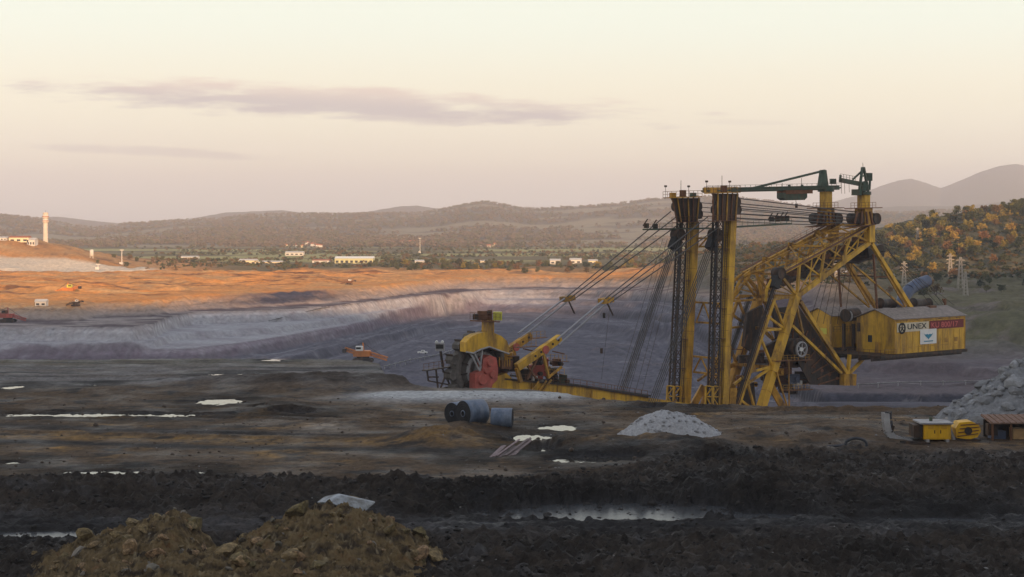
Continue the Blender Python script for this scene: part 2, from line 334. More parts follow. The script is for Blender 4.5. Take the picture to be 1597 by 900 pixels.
def water_mat():
    m = bpy.data.materials.new('puddle_water'); m.use_nodes = True; b = m.node_tree.nodes['Principled BSDF']
    b.inputs['Base Color'].default_value = (.035, .032, .028, 1); b.inputs['Roughness'].default_value = .03; b.inputs['IOR'].default_value = 1.33
    N = m.node_tree.nodes; L = m.node_tree.links; tc = N.new('ShaderNodeTexCoord'); nz = N.new('ShaderNodeTexNoise'); nz.inputs['Scale'].default_value = 1.4; L.new(tc.outputs['Object'], nz.inputs['Vector'])
    bp = N.new('ShaderNodeBump'); bp.inputs['Strength'].default_value = .5; bp.inputs['Distance'].default_value = .02; L.new(nz.outputs['Fac'], bp.inputs['Height']); L.new(bp.outputs[0], b.inputs['Normal'])
    return m
def puddles():
    wm = water_mat(); sm_ = water_mat(); sm_.name = 'silty_water'; b = sm_.node_tree.nodes['Principled BSDF']; b.inputs['Roughness'].default_value = .22; b.inputs['Specular IOR Level'].default_value = .32; b.inputs['Base Color'].default_value = (.05, .052, .055, 1)
    for i, (cx, cy_, rx, ry) in enumerate(_pud):
        n = 28; v = []
        for k in range(n):
            t = 2 * math.pi * k / n; q = 1.5 + .12 * math.sin(3 * t + i) + .06 * math.sin(7 * t + 2 * i)
            v.append((cx + rx * q * math.cos(t), cy_ + ry * q * math.sin(t), 0.0 + .0006 * (i % 7)))
        me = bpy.data.meshes.new('puddle'); me.from_pydata(v, [], [tuple(range(n))]); me.update()
        o = link('puddle', me, sm_ if cy_ < 112 else wm); tag(o, 'puddle of still water reflecting the pale sky', kind='structure')
puddles()
# ------------------------------------------------------------------ the pit, the plateau behind it, the valley and the hills
FLOOR = -40.0
def curve(pts):
    """pts (px, Y) -> Y as a function of the view bearing X/Y"""
    b = np.array([(p[0] - CX) / FPX for p in pts]); y = np.array([p[1] for p in pts], float)
    return lambda X, Y: np.interp(X / Y, b, y)
def zy(py, z): return (CAMZ - z) * FPX / (py - HZ)
c1 = curve([(-150, 640), (0, 640), (300, 660), (380, 692), (440, 731), (540, 813), (620, 911), (700, 1007), (760, 1030), (850, 1020), (930, 985), (1000, 920), (1100, 760), (1200, 570), (1280, 482), (1600, 470), (1800, 470)])
c2 = curve([(-150, 668), (205, 668), (240, 690), (262, 738), (300, 780), (440, 806), (520, 842), (600, 912), (660, 970), (760, 1052), (860, 1058), (930, 1040), (1000, 985), (1100, 860), (1200, 735), (1300, 650), (1600, 605), (1800, 600)])
c3 = curve([(-150, 712), (120, 714), (150, 742), (230, 752), (300, 800), (400, 832), (520, 880), (600, 940), (700, 1062), (860, 1100), (930, 1085), (1000, 1045), (1100, 940), (1200, 810), (1300, 725), (1400, 690), (1600, 640), (1800, 630)])
RIDGE = {5600: [(-250, 325), (-60, 332), (0, 336), (60, 342), (110, 352), (150, 356), (200, 350), (262, 346), (330, 343), (390, 337), (450, 334.5), (520, 335), (600, 334), (650, 334), (690, 328), (725, 321), (756, 316), (785, 321), (810, 326), (850, 327), (900, 324), (960, 320), (1020, 312), (1080, 308), (1140, 309), (1220, 318), (1300, 328), (1400, 333), (1600, 325), (1900, 320)],
         8500: [(-250, 340), (0, 341), (90, 338), (150, 345), (200, 350), (270, 346), (350, 332), (440, 328), (500, 336), (570, 331), (625, 322), (650, 321), (700, 328), (800, 338), (1000, 340), (1200, 335), (1320, 328), (1400, 322), (1500, 322), (1600, 312), (1900, 300)],
         12000: [(-250, 352), (1000, 352), (1180, 345), (1280, 320), (1340, 304), (1372, 291), (1400, 282), (1422, 279), (1445, 286), (1467, 294), (1500, 281), (1530, 268), (1560, 259), (1585, 256), (1610, 261), (1700, 285), (1900, 300)]}
_rf = {k: (np.array([(p[0] - CX) / FPX for p in v]), np.array([CAMZ + (HZ - p[1]) / FPX * k for p in v])) for k, v in RIDGE.items()}
def hill_right(X, Y):
    prof = np.interp(X - (Y - 1100) * .12, [60, 90, 161, 215, 262, 310, 366, 450, 600], [0, 2, 17, 21, 27, 40, 50, 62, 75])
    return prof * sst(Y + 12 * fbm(X * .012, Y * .012, 3), 690, 1150) * (1 - .75 * sst(Y, 1250, 1900))
def far_height(X, Y):
    w = fbm(X * .012, Y * .012, 4); wf = fbm(X * .06, Y * .06, 4)
    gully = fbm(X * .16, Y * .035, 3, ridge=True)
    rw = sst(X / Y, .13, .2) * (1 - sst(Y, 560, 620)); d = Y + 9 * w + 2.2 * wf + rw * (9 * fbm(X * .07 + 2, Y * .02, 4, .6) + 5 * fbm(X * .2, Y * .05, 3))
    lin = lambda q, w_: np.clip(q / w_, 0, 1)
    s1 = lin(d - c1(X, Y), 15); s2 = lin(d - c2(X, Y) + 3 * wf, 11); s3 = lin(d - c3(X, Y) + 6 * wf, 34)
    s0 = lin(d - c1(X, Y) + 70 + 12 * fbm(X * .01, Y * .01, 2), 9)
    s15 = lin(d - .5 * c1(X, Y) - .5 * c2(X, Y) + 14 * fbm(X * .02, Y * .02 + 4, 3), 6)
    h = FLOOR - 4 + 4 * s0 + 6 * s1 + 3 * s15 + 6 * s2 + 7 * s3
    h = h + 1.9 * gully * (s1 * (1 - s1) + s2 * (1 - s2) + 1.6 * s3 * (1 - s3)) * 2.2
    # a couple of scraper benches cut in the high wall
    h = h + .5 * w + .45 * wf * (1 + s3) + (1.6 * fbm(X * .025 + 5, Y * .03, 5, .6) + .5 * fbm(X * .08, Y * .12, 4, .6)) * (1 - s1)
    qd = c1(X, Y) - d; ridg = np.sin(qd * .42 + 5 * fbm(X * .01, Y * .01, 3)) * (1 - s1) * np.exp(-np.clip(qd, 0, 999) / 130.) * np.clip(.6 + fbm(X * .02, Y * .02, 3), 0, 1)
    h = h + .9 * ridg + (1 - s1) * 1.3 * np.clip(fbm(X * .06 + 9, Y * .06, 4, .6, ridge=True), 0, 1) * sst(qd, 60, 160)
    onp = sst(d - c3(X, Y), 30, 110)
    lee = 1 - sst(Y, 1350, 1750)
    h = h + onp * (1.5 * fbm(X * .01, Y * .022, 5, .6) + (4.6 * fbm(X * .012 + 3, Y * .035, 4, .55) + 2.6 * fbm(X * .04, Y * .09, 4, .6)) * lee)
    # low waste tips on the plateau
    for px, Yc, rx, ry, hh in ((-60, 1360, 95, 90, 20), (60, 1400, 60, 80, 11), (105, 1320, 26, 34, 6), (150, 1500, 60, 70, 6), (260, 1010, 70, 40, 2.5), (60, 905, 60, 45, 2.4), (360, 1120, 70, 50, 2.0), (760, 1130, 40, 25, 2), (560, 1180, 80, 30, 1.6)):
        xc = (px - CX) / FPX * Yc
        h = h + hh * np.exp(-((X - xc) / rx) ** 2 - ((Y - Yc) / ry) ** 2)
    h = h + sst(X / Y, .2, .27) * sst(Y, 540, 640) * (1 - sst(Y, 1000, 1200)) * (3.4 * fbm(X * .022 + 8, Y * .022, 5, .55, ridge=True) + 1.5)
    h = h + hill_right(X, Y) + sst(hill_right(X, Y), 4, 20) * 2.2 * fbm(X * .03, Y * .03, 4)
    # spoil mounds below the right-hand hill
    for px, Yc, rx, ry, hh in ((1565, 640, 14, 16, 6.5), (1530, 600, 18, 16, 3.5), (1300, 760, 22, 20, 6), (1240, 780, 20, 20, 5), (1010, 830, 17, 16, 7), (1060, 800, 15, 14, 8), (980, 780, 18, 16, 3), (1420, 640, 26, 20, 3)):
        xc = (px - CX) / FPX * Yc
        h = h + hh * np.exp(-((X - xc) / rx) ** 2 - ((Y - Yc) / ry) ** 2) * (1 + .5 * wf)
    # service bench the machine stands on
    h = h + sst(X / Y, .15, .22) * sst(Y, 485, 510) * (1 - sst(Y, 620, 700)) * 1.6 * fbm(X * .05, Y * .06, 5, .6)
    bench = (1 - sst(Y + 8 * w, 345, 392)) * sst(X + .18 * Y, -26, 8) + (1 - sst(Y, 235, 262)) * .0
    h = h * (1 - bench) + (-20.0 + .3 * wf) * bench
    # blue-grey road ramp across the pit floor
    rampc = np.exp(-((X - (-150 + (Y - 560) * .36)) / 16) ** 2) * (1 - s1); h = h + 1.2 * rampc
    base = h
    for Yr, (bx, bz) in _rf.items():
        zr = np.interp(X / Y, bx, bz) + 18
        start = {5600: 2250, 8500: 6000, 12000: 8800}[Yr]
        k = sst(Y, start, Yr) ** 1.3 * (1 - .55 * sst(Y, Yr + 60, Yr + 1400))
        nz = fbm(X * .0018, Y * .0018, 4) * .22 + 1
        h = np.where(Y > start, np.maximum(h, -18 + zr * np.where(Y < Yr, k * (1 + (nz - 1) * (1 - k) * 2), k) + (4.5 * fbm(X * .015, Y * .015, 4) * sst(k, .08, .4))), h)
    return h, s1, s2, s3, onp
def far_ground():
    nrow, ncol = 860, 640
    ys = np.concatenate([np.linspace(150, 470, 60, endpoint=False), np.linspace(470, 1250, 520, endpoint=False), 1250 * (14500 / 1250.) ** np.linspace(0, 1, 330)]); nrow = len(ys); bs = np.linspace(-.43, .43, ncol)
    Yg, B = np.meshgrid(ys, bs, indexing='ij'); X = B * (Yg + 60); Y = Yg
    Z, s1, s2, s3, onp = far_height(X, Y)
    n1 = fbm(X * .008, Y * .02, 5, .6); n2 = fbm(X * .03, Y * .06, 5, .6); n3 = fbm(X * .12, Y * .12, 4, .6); st = fbm(X * .012, Y * .09, 4, .6)
    col = np.broadcast_to(np.array([.098, .093, .115]), X.shape + (3,)).copy()
    st2 = fbm(X * .03 + 4, Y * .05 + .02 * X, 5, .65); col = lerp3(col, np.array([.21, .20, .22]), sst(st2 + .3 * n3 + .3 * st, .1, .5) * .7)
    col = lerp3(col, np.array([.055, .052, .066]), sst(n2, .1, .45) * .7); col = lerp3(col, np.array([.22, .17, .16]), sst(n1 + .4 * n2, .2, .5) * .5)
    qd = c1(X, Y) - Y; lines = fbm(qd * .09, X * .003, 4, .6); col = lerp3(col, np.array([.22, .215, .24]), sst(lines, .1, .35) * .75 * np.exp(-np.clip(qd, 0, 999) / 220.)); col = lerp3(col, np.array([.042, .04, .053]), sst(-lines, .12, .4) * .7)
    clay = np.array([.27, .245, .255]); mauve = np.array([.20, .165, .185]); orange = np.array([.54, .235, .066]); dk = np.array([.12, .056, .032])
    left = 1 - sst(X / Y, -.02, .06)
    col = lerp3(col, mauve, s1 * left); col = lerp3(col, clay, s1 * sst(n1 + .6 * n2, -.2, .3) * left * .9)
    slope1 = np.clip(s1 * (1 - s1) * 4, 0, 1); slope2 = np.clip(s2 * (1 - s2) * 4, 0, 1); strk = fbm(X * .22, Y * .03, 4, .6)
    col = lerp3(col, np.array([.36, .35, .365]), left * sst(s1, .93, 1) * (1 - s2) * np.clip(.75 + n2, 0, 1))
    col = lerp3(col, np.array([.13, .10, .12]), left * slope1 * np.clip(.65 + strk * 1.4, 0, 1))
    strata = fbm(Z * .55 + .3 * n2, X * .004, 4, .6); slp = np.clip(slope1 + slope2 + np.clip(s3 * (1 - s3) * 4, 0, 1), 0, 1)
    right = sst(X / Y, .10, .2)
    col = lerp3(col, np.where(sst(fbm(X * .05, Z * .5, 4, .6), .0, .3)[..., None] > .5, np.array([.10, .092, .10]), np.array([.030, .030, .042])), right * sst(s1, .01, .05) * (1 - sst(s1, .85, 1.0)) * np.clip(.85 + .8 * strk, 0, 1))
    col = lerp3(col, np.array([.105, .083, .088]), right * sst(s1, .85, 1) * np.clip(.9 + n2, 0, 1)); col = lerp3(col, np.array([.21, .185, .19]), right * sst(s1, .95, 1) * sst(st2 + .4 * n3, .15, .5) * .8)
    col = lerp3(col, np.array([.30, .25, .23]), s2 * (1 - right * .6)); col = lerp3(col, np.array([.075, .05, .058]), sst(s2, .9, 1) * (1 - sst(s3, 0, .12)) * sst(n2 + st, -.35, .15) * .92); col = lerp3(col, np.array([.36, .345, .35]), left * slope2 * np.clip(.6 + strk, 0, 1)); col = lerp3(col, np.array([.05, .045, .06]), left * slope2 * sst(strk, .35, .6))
    col = lerp3(col, np.array([.46, .26, .11]), s3 * (1 - right * .5)); col = lerp3(col, orange, sst(s3, .35, 1.0) * sst(n1 + .7 * n2, -.45, .25) * (1 - .7 * right))
    col = lerp3(col, dk, onp * sst(st + .5 * n2 + .35 * n3, .05, .4) * .85)
    col = lerp3(col, np.array([.56, .36, .17]), onp * sst(n1 - st, .25, .6) * .7)
    rr_ = sst(X / Y, .19, .26) * sst(Y, 560, 620) * (1 - sst(Y, 1150, 1300)); col = lerp3(col, np.array([.10, .094, .048]) * (1 + .5 * n3)[..., None], rr_ * .95); col = lerp3(col, np.array([.19, .15, .135]), rr_ * sst(n2 + .4 * n1, .05, .4) * .8)
    cp = np.exp(-((X / Y - (440 - CX) / FPX) / .034) ** 2) * sst(s3, .05, .2) * (1 - sst(s3, .7, 1.0)); col = lerp3(col, np.array([.06, .055, .075]), np.clip(cp * (1.1 + 1.2 * n2), 0, 1))
    lt = (1 - sst(X / Y, -.215, -.175)) * sst(Y, 1000, 1100) * (1 - sst(Y, 1500, 1600)); 
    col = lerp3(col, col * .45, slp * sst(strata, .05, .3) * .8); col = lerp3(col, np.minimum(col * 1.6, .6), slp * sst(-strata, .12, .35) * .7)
    # pale haul road over the waste tip at the left
    tip = (1 - sst(X / Y + .02 * n2, -.245, -.222)) * sst(Y + 8 * n2, 1218, 1226) * (1 - sst(Y + 8 * n2, 1296, 1306)); col = lerp3(col, np.array([.60, .50, .38]), np.clip(tip * 1.5, 0, 1))
    # valley: scrub, stubble, pasture
    v = sst(Y + 70 * n1, 1210, 1330) * (1 - np.clip(tip * 2, 0, 1)) * (1 - .85 * lt); col = lerp3(col, np.array([.13, .105, .05]), v); col = lerp3(col, np.array([.20, .155, .08]), v * sst(n2, 0, .5) * .7)
    fld = sst(Y, 1500, 1600) * sst(fbm(X * .0022, Y * .006, 3), -.05, .12); col = lerp3(col, np.array([.36, .33, .13]), v * fld * .85)
    # wooded hills with fields
    hl = sst(Y + 60 * n1, 2350, 2700); wood = np.array([.15, .115, .08]); col = lerp3(col, wood * (1 + .45 * n3)[..., None], hl)
    hf = sst(fbm(X * .0025 + 31, Y * .003, 4, .5), .08, .2); col = lerp3(col, np.array([.30, .24, .15]), hl * hf * .8)
    col = lerp3(col, np.array([.20, .12, .07]), hl * sst(fbm(X * .012 + 5, Y * .012, 4), .1, .5) * .5)
    # the right-hand hill: rough dark grass
    hr = sst(hill_right(X, Y), 2, 9); col = lerp3(col, np.array([.075, .07, .04]) * (1 + .5 * n3)[..., None], hr); col = lerp3(col, np.array([.19, .15, .12]), hr * (1 - sst(hill_right(X, Y), 6, 20)) * sst(n2, -.1, .4) * .8)
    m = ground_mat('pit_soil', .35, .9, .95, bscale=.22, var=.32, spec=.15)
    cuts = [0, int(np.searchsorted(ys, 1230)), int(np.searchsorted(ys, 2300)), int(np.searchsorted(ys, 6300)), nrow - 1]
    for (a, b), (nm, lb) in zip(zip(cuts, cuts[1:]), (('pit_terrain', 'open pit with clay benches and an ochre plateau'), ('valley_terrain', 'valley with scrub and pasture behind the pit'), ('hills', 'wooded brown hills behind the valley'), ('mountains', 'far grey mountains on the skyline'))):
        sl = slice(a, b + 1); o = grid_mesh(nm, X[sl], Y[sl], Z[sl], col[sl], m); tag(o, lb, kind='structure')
far_ground()
def hz_at(x, y):
    return float(far_height(np.array([[float(x)]]), np.array([[float(y)]]))[0][0, 0])
def nz_at(x, y):
    return float(near_height(np.array([[float(x)]]), np.array([[float(y)]]))[0][0, 0])
def on_far(px, Y):
    x = (px - CX) / FPX * Y; return Vector((x, Y, hz_at(x, Y)))
# the ridge behind the viewer, whose evening shadow lies over the near half of the pit
def ridge_behind():
    d = np.array([-math.sin(R(SUN_AZ)), math.cos(R(SUN_AZ))]); p = np.array([d[1], -d[0]])
    us = np.linspace(-900, -60, 60); ws = np.linspace(-1600, 1600, 120)
    U, W = np.meshgrid(us, ws, indexing='ij'); X = d[0] * U + p[0] * W; Y = d[1] * U + p[1] * W
    top = SHADE_AT[1] + math.tan(R(SUN_EL)) * (SHADE_AT[0] + 470)
    Z = top * np.exp(-(np.abs(U + 470) / 190.) ** 2.4) + 3 * fbm(X * .008, Y * .008, 4) * np.exp(-((U + 470) / 200) ** 2)
    Z = Z + (18.0 - 18.0) - 2
    col = np.broadcast_to(np.array([.10, .09, .06]), X.shape + (3,)).copy()
    o = grid_mesh('hillside', X, Y, Z, col, ground_mat('hillside_grass', .3, .5, .95)); tag(o, 'grassy ridge behind the viewer', kind='structure')
SHADE_AT = (789, -22)
ridge_behind()
# ------------------------------------------------------------------ the bucket wheel excavator
yellow = mat('yellow_paint', (.63, .35, .02), .55, 0, .16, .5, dirt=(.13, .062, .022), dirt_amt=.9, spec=.4)
yellow2 = mat('weathered_yellow_paint', (.50, .26, .03), .65, 0, .25, .8, dirt=(.11, .06, .03), dirt_amt=.95)
steel = mat('dark_steel', (.038, .031, .027), .6, .3, .3, 1.5, dirt=(.13, .065, .03), dirt_amt=.7)
rust = mat('rusty_steel', (.15, .068, .034), .85, 0, .4, 1.2)
rope_m = mat('wire_rope', (.10, .094, .09), .6, .4, .2, 2.0)
lrope = mat('pale_tie_rod', (.30, .29, .30), .45, .5, .15, 1.0)
green = mat('green_paint', (.055, .085, .06), .6, 0, .3, 1.0, dirt=(.10, .06, .03), dirt_amt=.6)
redp = mat('red_paint', (.44, .095, .07), .5, 0, .25, .8, dirt=(.2, .08, .05), dirt_amt=.5)
roofm = mat('roof_felt', (.24, .20, .175), .9, 0, .35, 1.2, bump=.4, bscale=5)
whitem = mat('white_paint', (.74, .72, .68), .6, 0, .08, 1)
greym = mat('grey_paint', (.34, .33, .33), .6, 0, .2, 1, dirt=(.12, .09, .07), dirt_amt=.5)
blackm = mat('black_paint', (.02, .02, .02), .6, 0, .1, 1)
bluem = mat('blue_grey_sheet', (.085, .105, .16), .45, .2, .25, .7)
maroon = mat('maroon_sign', (.16, .018, .018), .6, 0, .15, 1)
creamm = mat('cream_sign', (.60, .52, .38), .6, 0, .1, 1)
tealm = mat('teal_print', (.03, .22, .33), .6, 0, .1, 1)
limem = mat('lime_panel', (.62, .58, .08), .5, 0, .1, 1)
rubber = mat('dull_rubber', (.05, .052, .06), .7, 0, .3, 1.5)
mud_steel = mat('earth_worn_steel', (.13, .115, .10), .75, .2, .4, 1.2, dirt=(.07, .05, .035), dirt_amt=.6)
MX, MY, AX, AY = 36.1, 290.0, .788, .616
A3, N3 = Vector((AX, AY, 0)), Vector((AY, -AX, 0)); T = 4.7; BENCH = -20.0
BASE = Vector((MX, MY, BENCH))
def mp(px, py, t):
    b = (px - CX) / FPX
    s = (b * (MY - AX * t) - MX - AY * t) / (AX - AY * b)
    Y = MY + AY * s - AX * t
    return Vector((MX + AX * s + AY * t, Y, CAMZ - (py - HZ) / FPX * Y))
def far_of(p, dt=-2 * T): return p + N3 * dt
def part(name, mb, m, parent, base=None):
    b = BASE if base is None else base
    mb.v = [(v[0] - b.x, v[1] - b.y, v[2] - b.z) for v in mb.v]
    return mb.build(name, m, parent)
bwe = empty('bucket_wheel_excavator', BASE)
tag(bwe, 'huge yellow bucket wheel excavator with twin masts and ropes standing in the pit', 'excavator')
def lattice(mb, a, b, w, n, rl=.09, rb=.045, d=None):
    a, b, x, y = mb.frame(a, b); d = w if d is None else d
    cs = [x * sx * w / 2 + y * sy * d / 2 for sx, sy in ((-1, -1), (1, -1), (1, 1), (-1, 1))]
    for c in cs: mb.beam(a + c, b + c, rl * 2)
    for k in range(n):
        p, q = a.lerp(b, k / n), a.lerp(b, (k + 1) / n)
        for i in range(4):
            j = (i + 1) % 4
            mb.beam(p + cs[i], p + cs[j], rb * 2)
            mb.beam(p + cs[i if k % 2 else j], q + cs[j if k % 2 else i], rb * 2)
    return mb
def ladder(mb, a, b, w, off, n):
    a, b, x, y = mb.frame(a, b)
    a = a + off; b = b + off
    mb.beam(a - x * w / 2, b - x * w / 2, .07); mb.beam(a + x * w / 2, b + x * w / 2, .07)
    for k in range(1, n): p = a.lerp(b, k / n); mb.beam(p - x * w / 2, p + x * w / 2, .05)
    return mb
def railing(mb, pts, h=1.1, step=1.4, r=.028):
    for a, b in zip(pts, pts[1:]):
        a, b = Vector(a), Vector(b); n = max(1, int((b - a).length / step)); up = Vector((0, 0, h))
        mb.beam(a + up, b + up, r * 2); mb.beam(a + up * .5, b + up * .5, r * 1.6)
        for k in range(n + 1): p = a.lerp(b, k / n); mb.beam(p, p + up, r * 2)
    return mb
def rope(name, pts, r, m=None, parent=None):
    return part(name, MB().path(pts, r, 6), m or rope_m, parent or bwe)
def disc(mb, c, ax, r, w, hub=.25, n=20):
    return mb.lathe(c, ax, [(.05, -w / 2), (r * .86, -w / 2), (r, -w / 2 * 1.1), (r * .95, 0), (r, w / 2 * 1.1), (r * .86, w / 2), (.05, w / 2)], n)
# --- two masts, each a yellow box column beside a dark lattice column with a rope head on top
def mast(t, ytop, ybot, dtop, dbot, head):
    root = part('mast', MB().beam(mp(*ytop, t), mp(*ytop, t).lerp(mp(*ybot, t), 1.0) + (mp(*ybot, t) - mp(*ytop, t)).normalized() * 9.5, 1.5, 1.9), yellow, bwe)
    a, b = mp(*ytop, t), mp(*ybot, t); dn = (b - a).normalized(); b = b + dn * 9.5
    for k in range(1, 15):
        p = a.lerp(b, k / 15); part('flange', MB().beam(p - dn * .035, p + dn * .035, 1.58, 1.98), yellow2, root)
    part('ladder', ladder(MB(), a, b, .5, -A3 * 1.05 + N3 * .3, 90), steel, root)
    c, d = mp(*dtop, t), mp(*dbot, t); d = d + (d - c).normalized() * 9.5
    part('lattice_column', lattice(MB(), c, d, 1.35, 26, .13, .055), steel, root)
    part('foot_lattice', lattice(MB(), c.lerp(d, .70), d, 1.75, 7, .17, .09), yellow, root)
    part('cable_duct', MB().beam(c - A3 * .3, d - A3 * .3, .5, .35), rubber, root)
    for k in range(1, 8):
        part('landing', MB().beam(a.lerp(b, k / 8) - A3 * 1.2 - N3 * .9, a.lerp(b, k / 8) - A3 * 1.2 + N3 * .9, .9, .07), rust, root)
    # rope head: inverted trapezoid of plates round sheaves
    hx0, hx1, hy0, bx0, bx1, hy1 = head
    P = lambda x, y, dt=0: mp(x, y, t + dt)
    for dt in (1.5, -1.3):
        part('head_plate', MB().prism([P(hx0 + 12, hy0 + 1, dt), P(hx1, hy0 + 1, dt), P(hx1, hy0 + 16, dt), P(bx1, hy1, dt), P(bx0, hy1, dt), P(hx0 + 20, hy0 + 16, dt)], N3 * -.12), steel, root)
    for k in range(6):
        x = hx0 + 14 + (hx1 - hx0 - 16) * k / 5; xb = bx0 + (bx1 - bx0) * k / 5
        part('head_rib', MB().beam(P(x, hy0, 1.62), P(xb, hy1, 1.62), .22, .18), yellow2 if k % 2 else rust, root)
    for k, (x, y) in enumerate(((hx0 + 24, hy0 + 14), (hx1 - 8, hy0 + 14), (bx0 + 8, hy0 + 26), (bx1 - 2, hy0 + 26))):
        part('sheave', disc(MB(), P(x, y, .1), N3, .95, 1.9), steel, root)
    pl = part('platform', MB().prism([P(hx0, hy0, 2.3), P(hx1 + 3, hy0 - 2, 2.3), P(hx1 + 3, hy0 - 2, -1.8), P(hx0, hy0, -1.8)], (0, 0, -.18)), yellow2, root)
    part('railing', railing(MB(), [P(hx0, hy0, 2.3), P(hx1 + 3, hy0 - 2, 2.3), P(hx1 + 3, hy0 - 2, -1.8), P(hx0, hy0, -1.8), P(hx0, hy0, 2.3)], 1.1, 1.1), rust, pl)
    lower = part('platform', MB().prism([P(bx0 - 8, hy1 + 1, 2.0), P(bx1 + 8, hy1 - 1, 2.0), P(bx1 + 8, hy1 - 1, -1.6), P(bx0 - 8, hy1 + 1, -1.6)], (0, 0, -.12)), rust, root)
    part('railing', railing(MB(), [P(bx0 - 8, hy1 + 1, 2.0), P(bx1 + 8, hy1 - 1, 2.0)], 1.0, 1.0), rust, lower)
    for k in range(3):
        p = P(hx0 + 15 + 16 * k, hy0, .4); part('head_gear', MB().beam(p, p + Vector((0, 0, .9 + .5 * (k % 2))), 1.0, .8), (yellow2, rust, green)[k], root)
    p = P(hx0 + 28, hy0, 1.0); part('lightning_rod', MB().tube(p, p + Vector((0, 0, 3.2)), .05, n=5), steel, root)
    for dx in (4, 40):
        p = P(hx0 + dx, hy0, 2.1); part('floodlight', MB().tube(p, p + Vector((0, 0, 2.0)), .04, n=5).box(p + Vector((0, 0, 2.1)), (.5, .35, .35)), steel, root)
    return root
mast(T, (1139, 342), (1126, 634), (1120, 342), (1111, 634), (1098, 1152, 301, 1112, 1147, 344))
mast(-T, (1081, 346), (1067, 634), (1064, 346), (1050, 634), (1034, 1092, 308, 1056, 1087, 346))
# cross beams between the masts
def cross_beam(px, py, h):
    a = mp(px, py, T - .8); b = far_of(a, -2 * T + 1.6)
    root = part('cross_beam', MB().beam(a, b, .35), yellow2, bwe); dz = Vector((0, 0, -h))
    part('chord', MB().beam(a + dz, b + dz, .35), yellow2, root)
    for k in range(4):
        p, q = a.lerp(b, k / 4), a.lerp(b, (k + 1) / 4)
        part('brace', MB().beam(p if k % 2 else p + dz, q + dz if k % 2 else q, .22), yellow2, root)
cross_beam(1132, 474, 3.8); cross_beam(1137, 372, 1.6); cross_beam(1128, 560, 3.0)
# green service gantries running through the masts
def gantry(name, a, b, w, h, m, nose=True):
    root = part(name, MB().beam(a, b, w * .25, h * .3), m, bwe); up = Vector((0, 0, h * .7)); d = (b - a).normalized(); x = d.cross(Vector((0, 0, 1))).normalized() * w / 2
    part('rail', MB().beam(a + x, b + x, .14, .3).beam(a - x, b - x, .14, .3), m, root)
    n = max(2, int((b - a).length / 1.6)); mb = MB()
    for k in range(n):
        p, q = a.lerp(b, k / n), a.lerp(b, (k + 1) / n); mb.beam(p + x, q - x, .1); mb.beam(p + x, p - x, .1)
    part('bracing', mb, m, root)
    part('railing', railing(MB(), [a + x, b + x], 1.0, 1.5), m, root)
    return root
g1 = gantry('service_gantry', mp(1006, 358, -T + 1), mp(1110, 356, -T + 1), 1.2, .9, green)
g2 = gantry('service_gantry', mp(1145, 354, T), mp(1231, 349, T), 1.2, .9, green)
for x, y, tt, r_ in ((1008, 352, -T + 1, g1), (1022, 353, -T + 1, g1), (1203, 342, T, g2), (1212, 342, T, g2), (1220, 341, T, g2), (1227, 340, T, g2)):
    p = mp(x, y, tt); part('winch', MB().box(p, (.9, .8, .9)).tube(p - A3 * .8, p + A3 * .3 + Vector((0, 0, 1.2)), .12, n=6), steel, r_)
for x, y in ((1060, 365), (1112, 360)):
    pass
# --- bridge truss from the portal up to the rear towers
NEAR_UP = [(1216, 428), (1247, 407), (1287, 384), (1328, 364), (1356, 351)]
NEAR_LO = [(1243, 462), (1280, 431), (1315, 403), (1356, 378)]
bridge = part('bridge_truss', MB().beam(mp(*NEAR_UP[0], T), mp(*NEAR_UP[-1], T), .62, .7), yellow, bwe)
def br(name, a, b, w, m=yellow, h=None): return part(name, MB().beam(a, b, w, h), m, bridge)
for dt, mm in ((0, yellow), (-2 * T, yellow2)):
    U = [far_of(mp(x, y, T), dt) for x, y in NEAR_UP]; Lw = [far_of(mp(x, y, T), dt) for x, y in NEAR_LO]
    if dt: br('chord', U[0], U[-1], .62, mm, .7)
    br('chord', Lw[0], Lw[-1], .75, mm, .85)
    br('end_post', U[4], Lw[3], 1.7, mm, 1.5)
    br('post', U[1], Lw[0], .5, mm); br('post', U[2], Lw[1], .42, mm); br('post', U[3], Lw[2], .42, mm)
    br('brace', U[0], Lw[0], .55, mm); br('brace', U[1], Lw[1], .32, mm); br('brace', U[2], Lw[2], .32, mm); br('brace', U[3], Lw[3], .32, mm)
    for p in U[1:4] + Lw[:3]: br('gusset_plate', p - A3 * .8 + N3 * .42, p + A3 * .8 + N3 * .42, .12, mm, 1.3)
    wk = [p + N3 * (1.0 if dt == 0 else -1.0) + Vector((0, 0, .4)) for p in (U[0], U[-1])]
    br('walkway', wk[0], wk[1], .8, rust, .08); part('railing', railing(MB(), wk, 1.0, 1.8), rust, bridge)
for x, y in NEAR_UP + NEAR_LO:
    p = mp(x, y, T); br('cross_tie', p, far_of(p), .36, yellow2)
for (x, y), (x2, y2) in zip(NEAR_UP, NEAR_UP[1:]):
    br('brace', mp(x, y, T), far_of(mp(x2, y2, T)), .26, yellow2); br('brace', far_of(mp(x, y, T)), mp(x2, y2, T), .26, yellow2)
for (x, y), (x2, y2) in zip(NEAR_LO, NEAR_LO[1:]):
    br('brace', mp(x, y, T), far_of(mp(x2, y2, T)), .26, rust)
for k, (x, y) in enumerate(((1262, 415), (1275, 408), (1300, 400), (1312, 390), (1330, 385), (1340, 392), (1346, 397), (1322, 392), (1250, 428), (1290, 412))):
    p = mp(x, y, -1.5 + (k % 3)); part('machinery', MB().box(p, (1.6, 1.4, 1.5)).tube(p + N3, p - N3, .7, n=10), steel, bridge)
br('machine_deck', mp(1320, 410, 0), mp(1362, 392, 0), 6.5, steel, .25)
